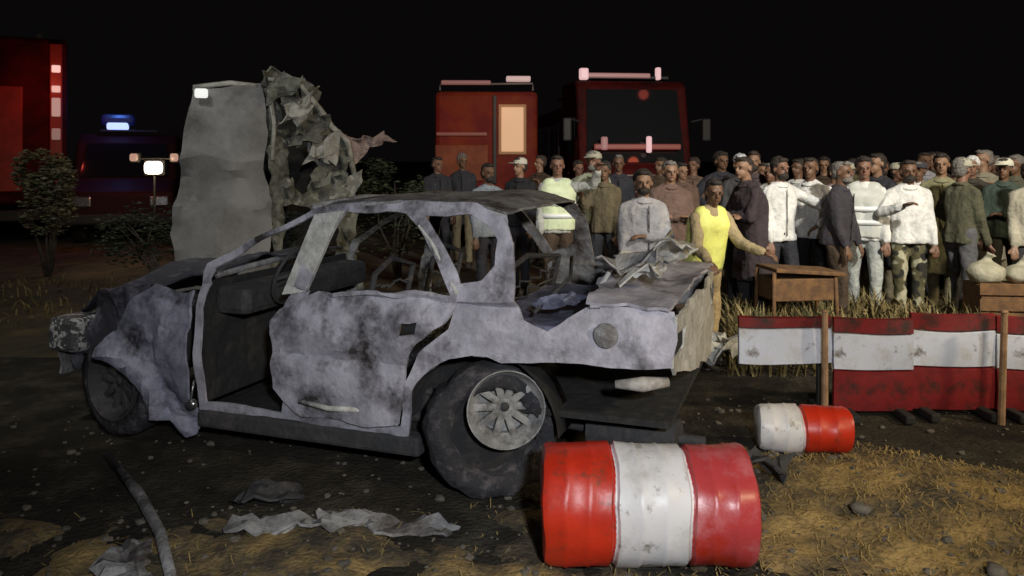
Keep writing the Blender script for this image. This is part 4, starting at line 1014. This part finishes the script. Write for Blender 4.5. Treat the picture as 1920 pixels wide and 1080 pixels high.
MB().box((-0.55, 0.02, 2.24), (0.12, 0.06, 0.09), bev=0.02).build('lamp', emis('cool_lamp', (1, 1, 0.96), 0.9), wk)
glow(wk, -0.6, -0.6, 2.55, 5, (1, 1, 0.95), 0.1)
glow(wk, 1.4, -0.4, 2.3, 1.2, (1, 0.5, 0.4), 0.1)

# ------------------------------------------------------------------ trees and shrubs
def leafy(name, loc, ells, n, leaf, col, trunk_h, label, cat, group=None, trunk_r=0.06, seed=1, stems=5):
    rnd = random.Random(seed)
    root = empty(name, loc)
    tag(root, label, cat, group)
    lv = MB()
    for i in range(n):
        cx, cy, cz, rx, ry, rz = rnd.choice(ells)
        for _ in range(8):
            d = Vector((rnd.gauss(0, 1), rnd.gauss(0, 1), rnd.gauss(0, 1))).normalized() * rnd.uniform(0.45, 1.0)
            p = Vector((cx + d.x * rx, cy + d.y * ry, cz + d.z * rz))
            if noise.noise(p * 2.6 + Vector((seed, 0, 0))) > -0.12: break
        M = Matrix.Translation(p) @ Matrix.Rotation(rnd.uniform(0, 6.3), 4, 'Z') @ Matrix.Rotation(rnd.uniform(-1.2, 1.2), 4, 'X') @ Matrix.Scale(leaf * rnd.uniform(0.6, 1.3), 4)
        lv.add([(-0.5, 0, 0), (0, -0.22, 0.05), (0.5, 0, 0), (0, 0.22, 0.05)], [(0, 1, 2, 3)], M)
    lv.build('crown', col, root)
    tr = MB()
    for k in range(stems):
        e = rnd.choice(ells)
        tip = Vector((e[0] + rnd.uniform(-.5, .5) * e[3], e[1] + rnd.uniform(-.5, .5) * e[4], e[2] + 0.4 * e[5]))
        mid = Vector((tip.x * 0.3 + rnd.uniform(-.05, .05), tip.y * 0.3, trunk_h))
        tr.tube([(rnd.uniform(-.03, .03), 0, -0.05), mid, (mid + tip) / 2 + Vector((rnd.uniform(-.08, .08), 0, .05)), tip], [trunk_r, trunk_r * 0.7, trunk_r * 0.4, trunk_r * 0.15], 8)
    tr.build('trunk', mat('bark', (0.10, 0.08, 0.06), 0.9, 0, (0.05, 0.04, 0.03), 8, 0.6), root, True)
    return root
leaf_grey = mat('leaf_grey', (0.14, 0.15, 0.11), 0.6, 0, (0.32, 0.33, 0.26), 1.6, lo=0.45, hi=0.65)
leaf_dark = mat('leaf_dark', (0.045, 0.06, 0.03), 0.6, 0, (0.11, 0.12, 0.07), 2.0, lo=0.45, hi=0.65)
leaf_olive = mat('leaf_olive', (0.20, 0.20, 0.11), 0.6, 0, (0.42, 0.38, 0.25), 2.0, lo=0.45, hi=0.65)
Y = 10.5
leafy('shrub', ((745 - 960) / 1500 * Y, Y, 0), [(-0.3, 0, 1.35, 0.35, 0.3, 0.30), (0.05, 0, 1.20, 0.35, 0.3, 0.30), (-0.1, 0, 0.8, 0.5, 0.4, 0.5)], 1900, 0.075, leaf_dark, 0.4, 'dark green shrub behind the car roof, right of the upended wreck', 'shrub', 'shrubs behind the car', 0.03, 5)
Y = 11.0
leafy('shrub', ((90 - 960) / 1500 * Y, Y, 0), [(-0.18, 0, 1.45, 0.28, 0.3, 0.34), (0.12, 0, 1.35, 0.26, 0.3, 0.36), (0, 0, 0.95, 0.38, 0.35, 0.42)], 3600, 0.085, leaf_olive, 0.4, 'olive shrub standing before the tall red truck at far left', 'shrub', 'shrubs behind the car', 0.03, 8)
Y = 9.0
leafy('shrub', ((330 - 960) / 1500 * Y, Y, 0), [(-0.5, 0, 0.75, 0.5, 0.4, 0.40), (0.3, 0, 0.85, 0.5, 0.4, 0.42), (0.9, 0.1, 0.8, 0.5, 0.4, 0.4)], 2600, 0.07, leaf_dark, 0.3, 'low dark bushes left of the upended wreck', 'shrub', 'shrubs behind the car', 0.03, 12)
rnd = random.Random(17)
br = MB()
def band(n, xa, xb, ya, yb, hmax):
    for i in range(n):
        y = rnd.uniform(ya, yb); x = rnd.uniform(xa, xb) * y
        if noise.noise(Vector((x * 1.6, y * 1.6, 2))) < -0.05 and rnd.random() < 0.8: continue
        h = hmax * rnd.uniform(0.3, 1.0) * (0.6 + 0.8 * abs(noise.noise(Vector((x * 2.2, y * 2.2, 9)))))
        a = rnd.uniform(0, 6.28); l = rnd.uniform(0.05, 0.22); w_ = rnd.uniform(0.004, 0.012)
        tx, ty = x + cos(a) * l, y + sin(a) * l
        px_, py_ = -sin(a) * w_, cos(a) * w_
        br.add([(x - px_, y - py_, -0.02), (x + px_, y + py_, -0.02), (x + 0.35 * cos(a) * l + px_, y + 0.35 * sin(a) * l + py_, h * 0.7), (x + 0.35 * cos(a) * l - px_, y + 0.35 * sin(a) * l - py_, h * 0.7), (tx, ty, h)],
               [(0, 1, 2, 3), (3, 2, 4)])
        if i % 3 == 0:
            M = Matrix.Translation((x + 0.4 * cos(a) * l, y + 0.4 * sin(a) * l, h * rnd.uniform(0.4, 0.9))) @ Matrix.Rotation(rnd.uniform(0, 6), 4, 'Z') @ Matrix.Rotation(rnd.uniform(-1, 1), 4, 'X') @ Matrix.Scale(rnd.uniform(0.03, 0.07), 4)
            br.add([(-0.5, 0, 0), (0, -0.3, 0.05), (0.5, 0, 0), (0, 0.3, 0.05)], [(0, 1, 2, 3)], M)
band(9000, 0.27, 0.72, 5.9, 7.9, 0.42)
band(900, -0.75, -0.2, 7.5, 10.5, 0.22)
o = br.build('dry_weeds', mat('dry_weed', (0.16, 0.12, 0.045), 0.9, 0, (0.36, 0.29, 0.14), 2.2, 0, 0.5, 0.62, (0.05, 0.055, 0.02), 1.4, 0.5, 0.6))
o['kind'] = 'stuff'; o['label'] = 'dry brown weeds growing at the feet of the crowd and before the bushes'
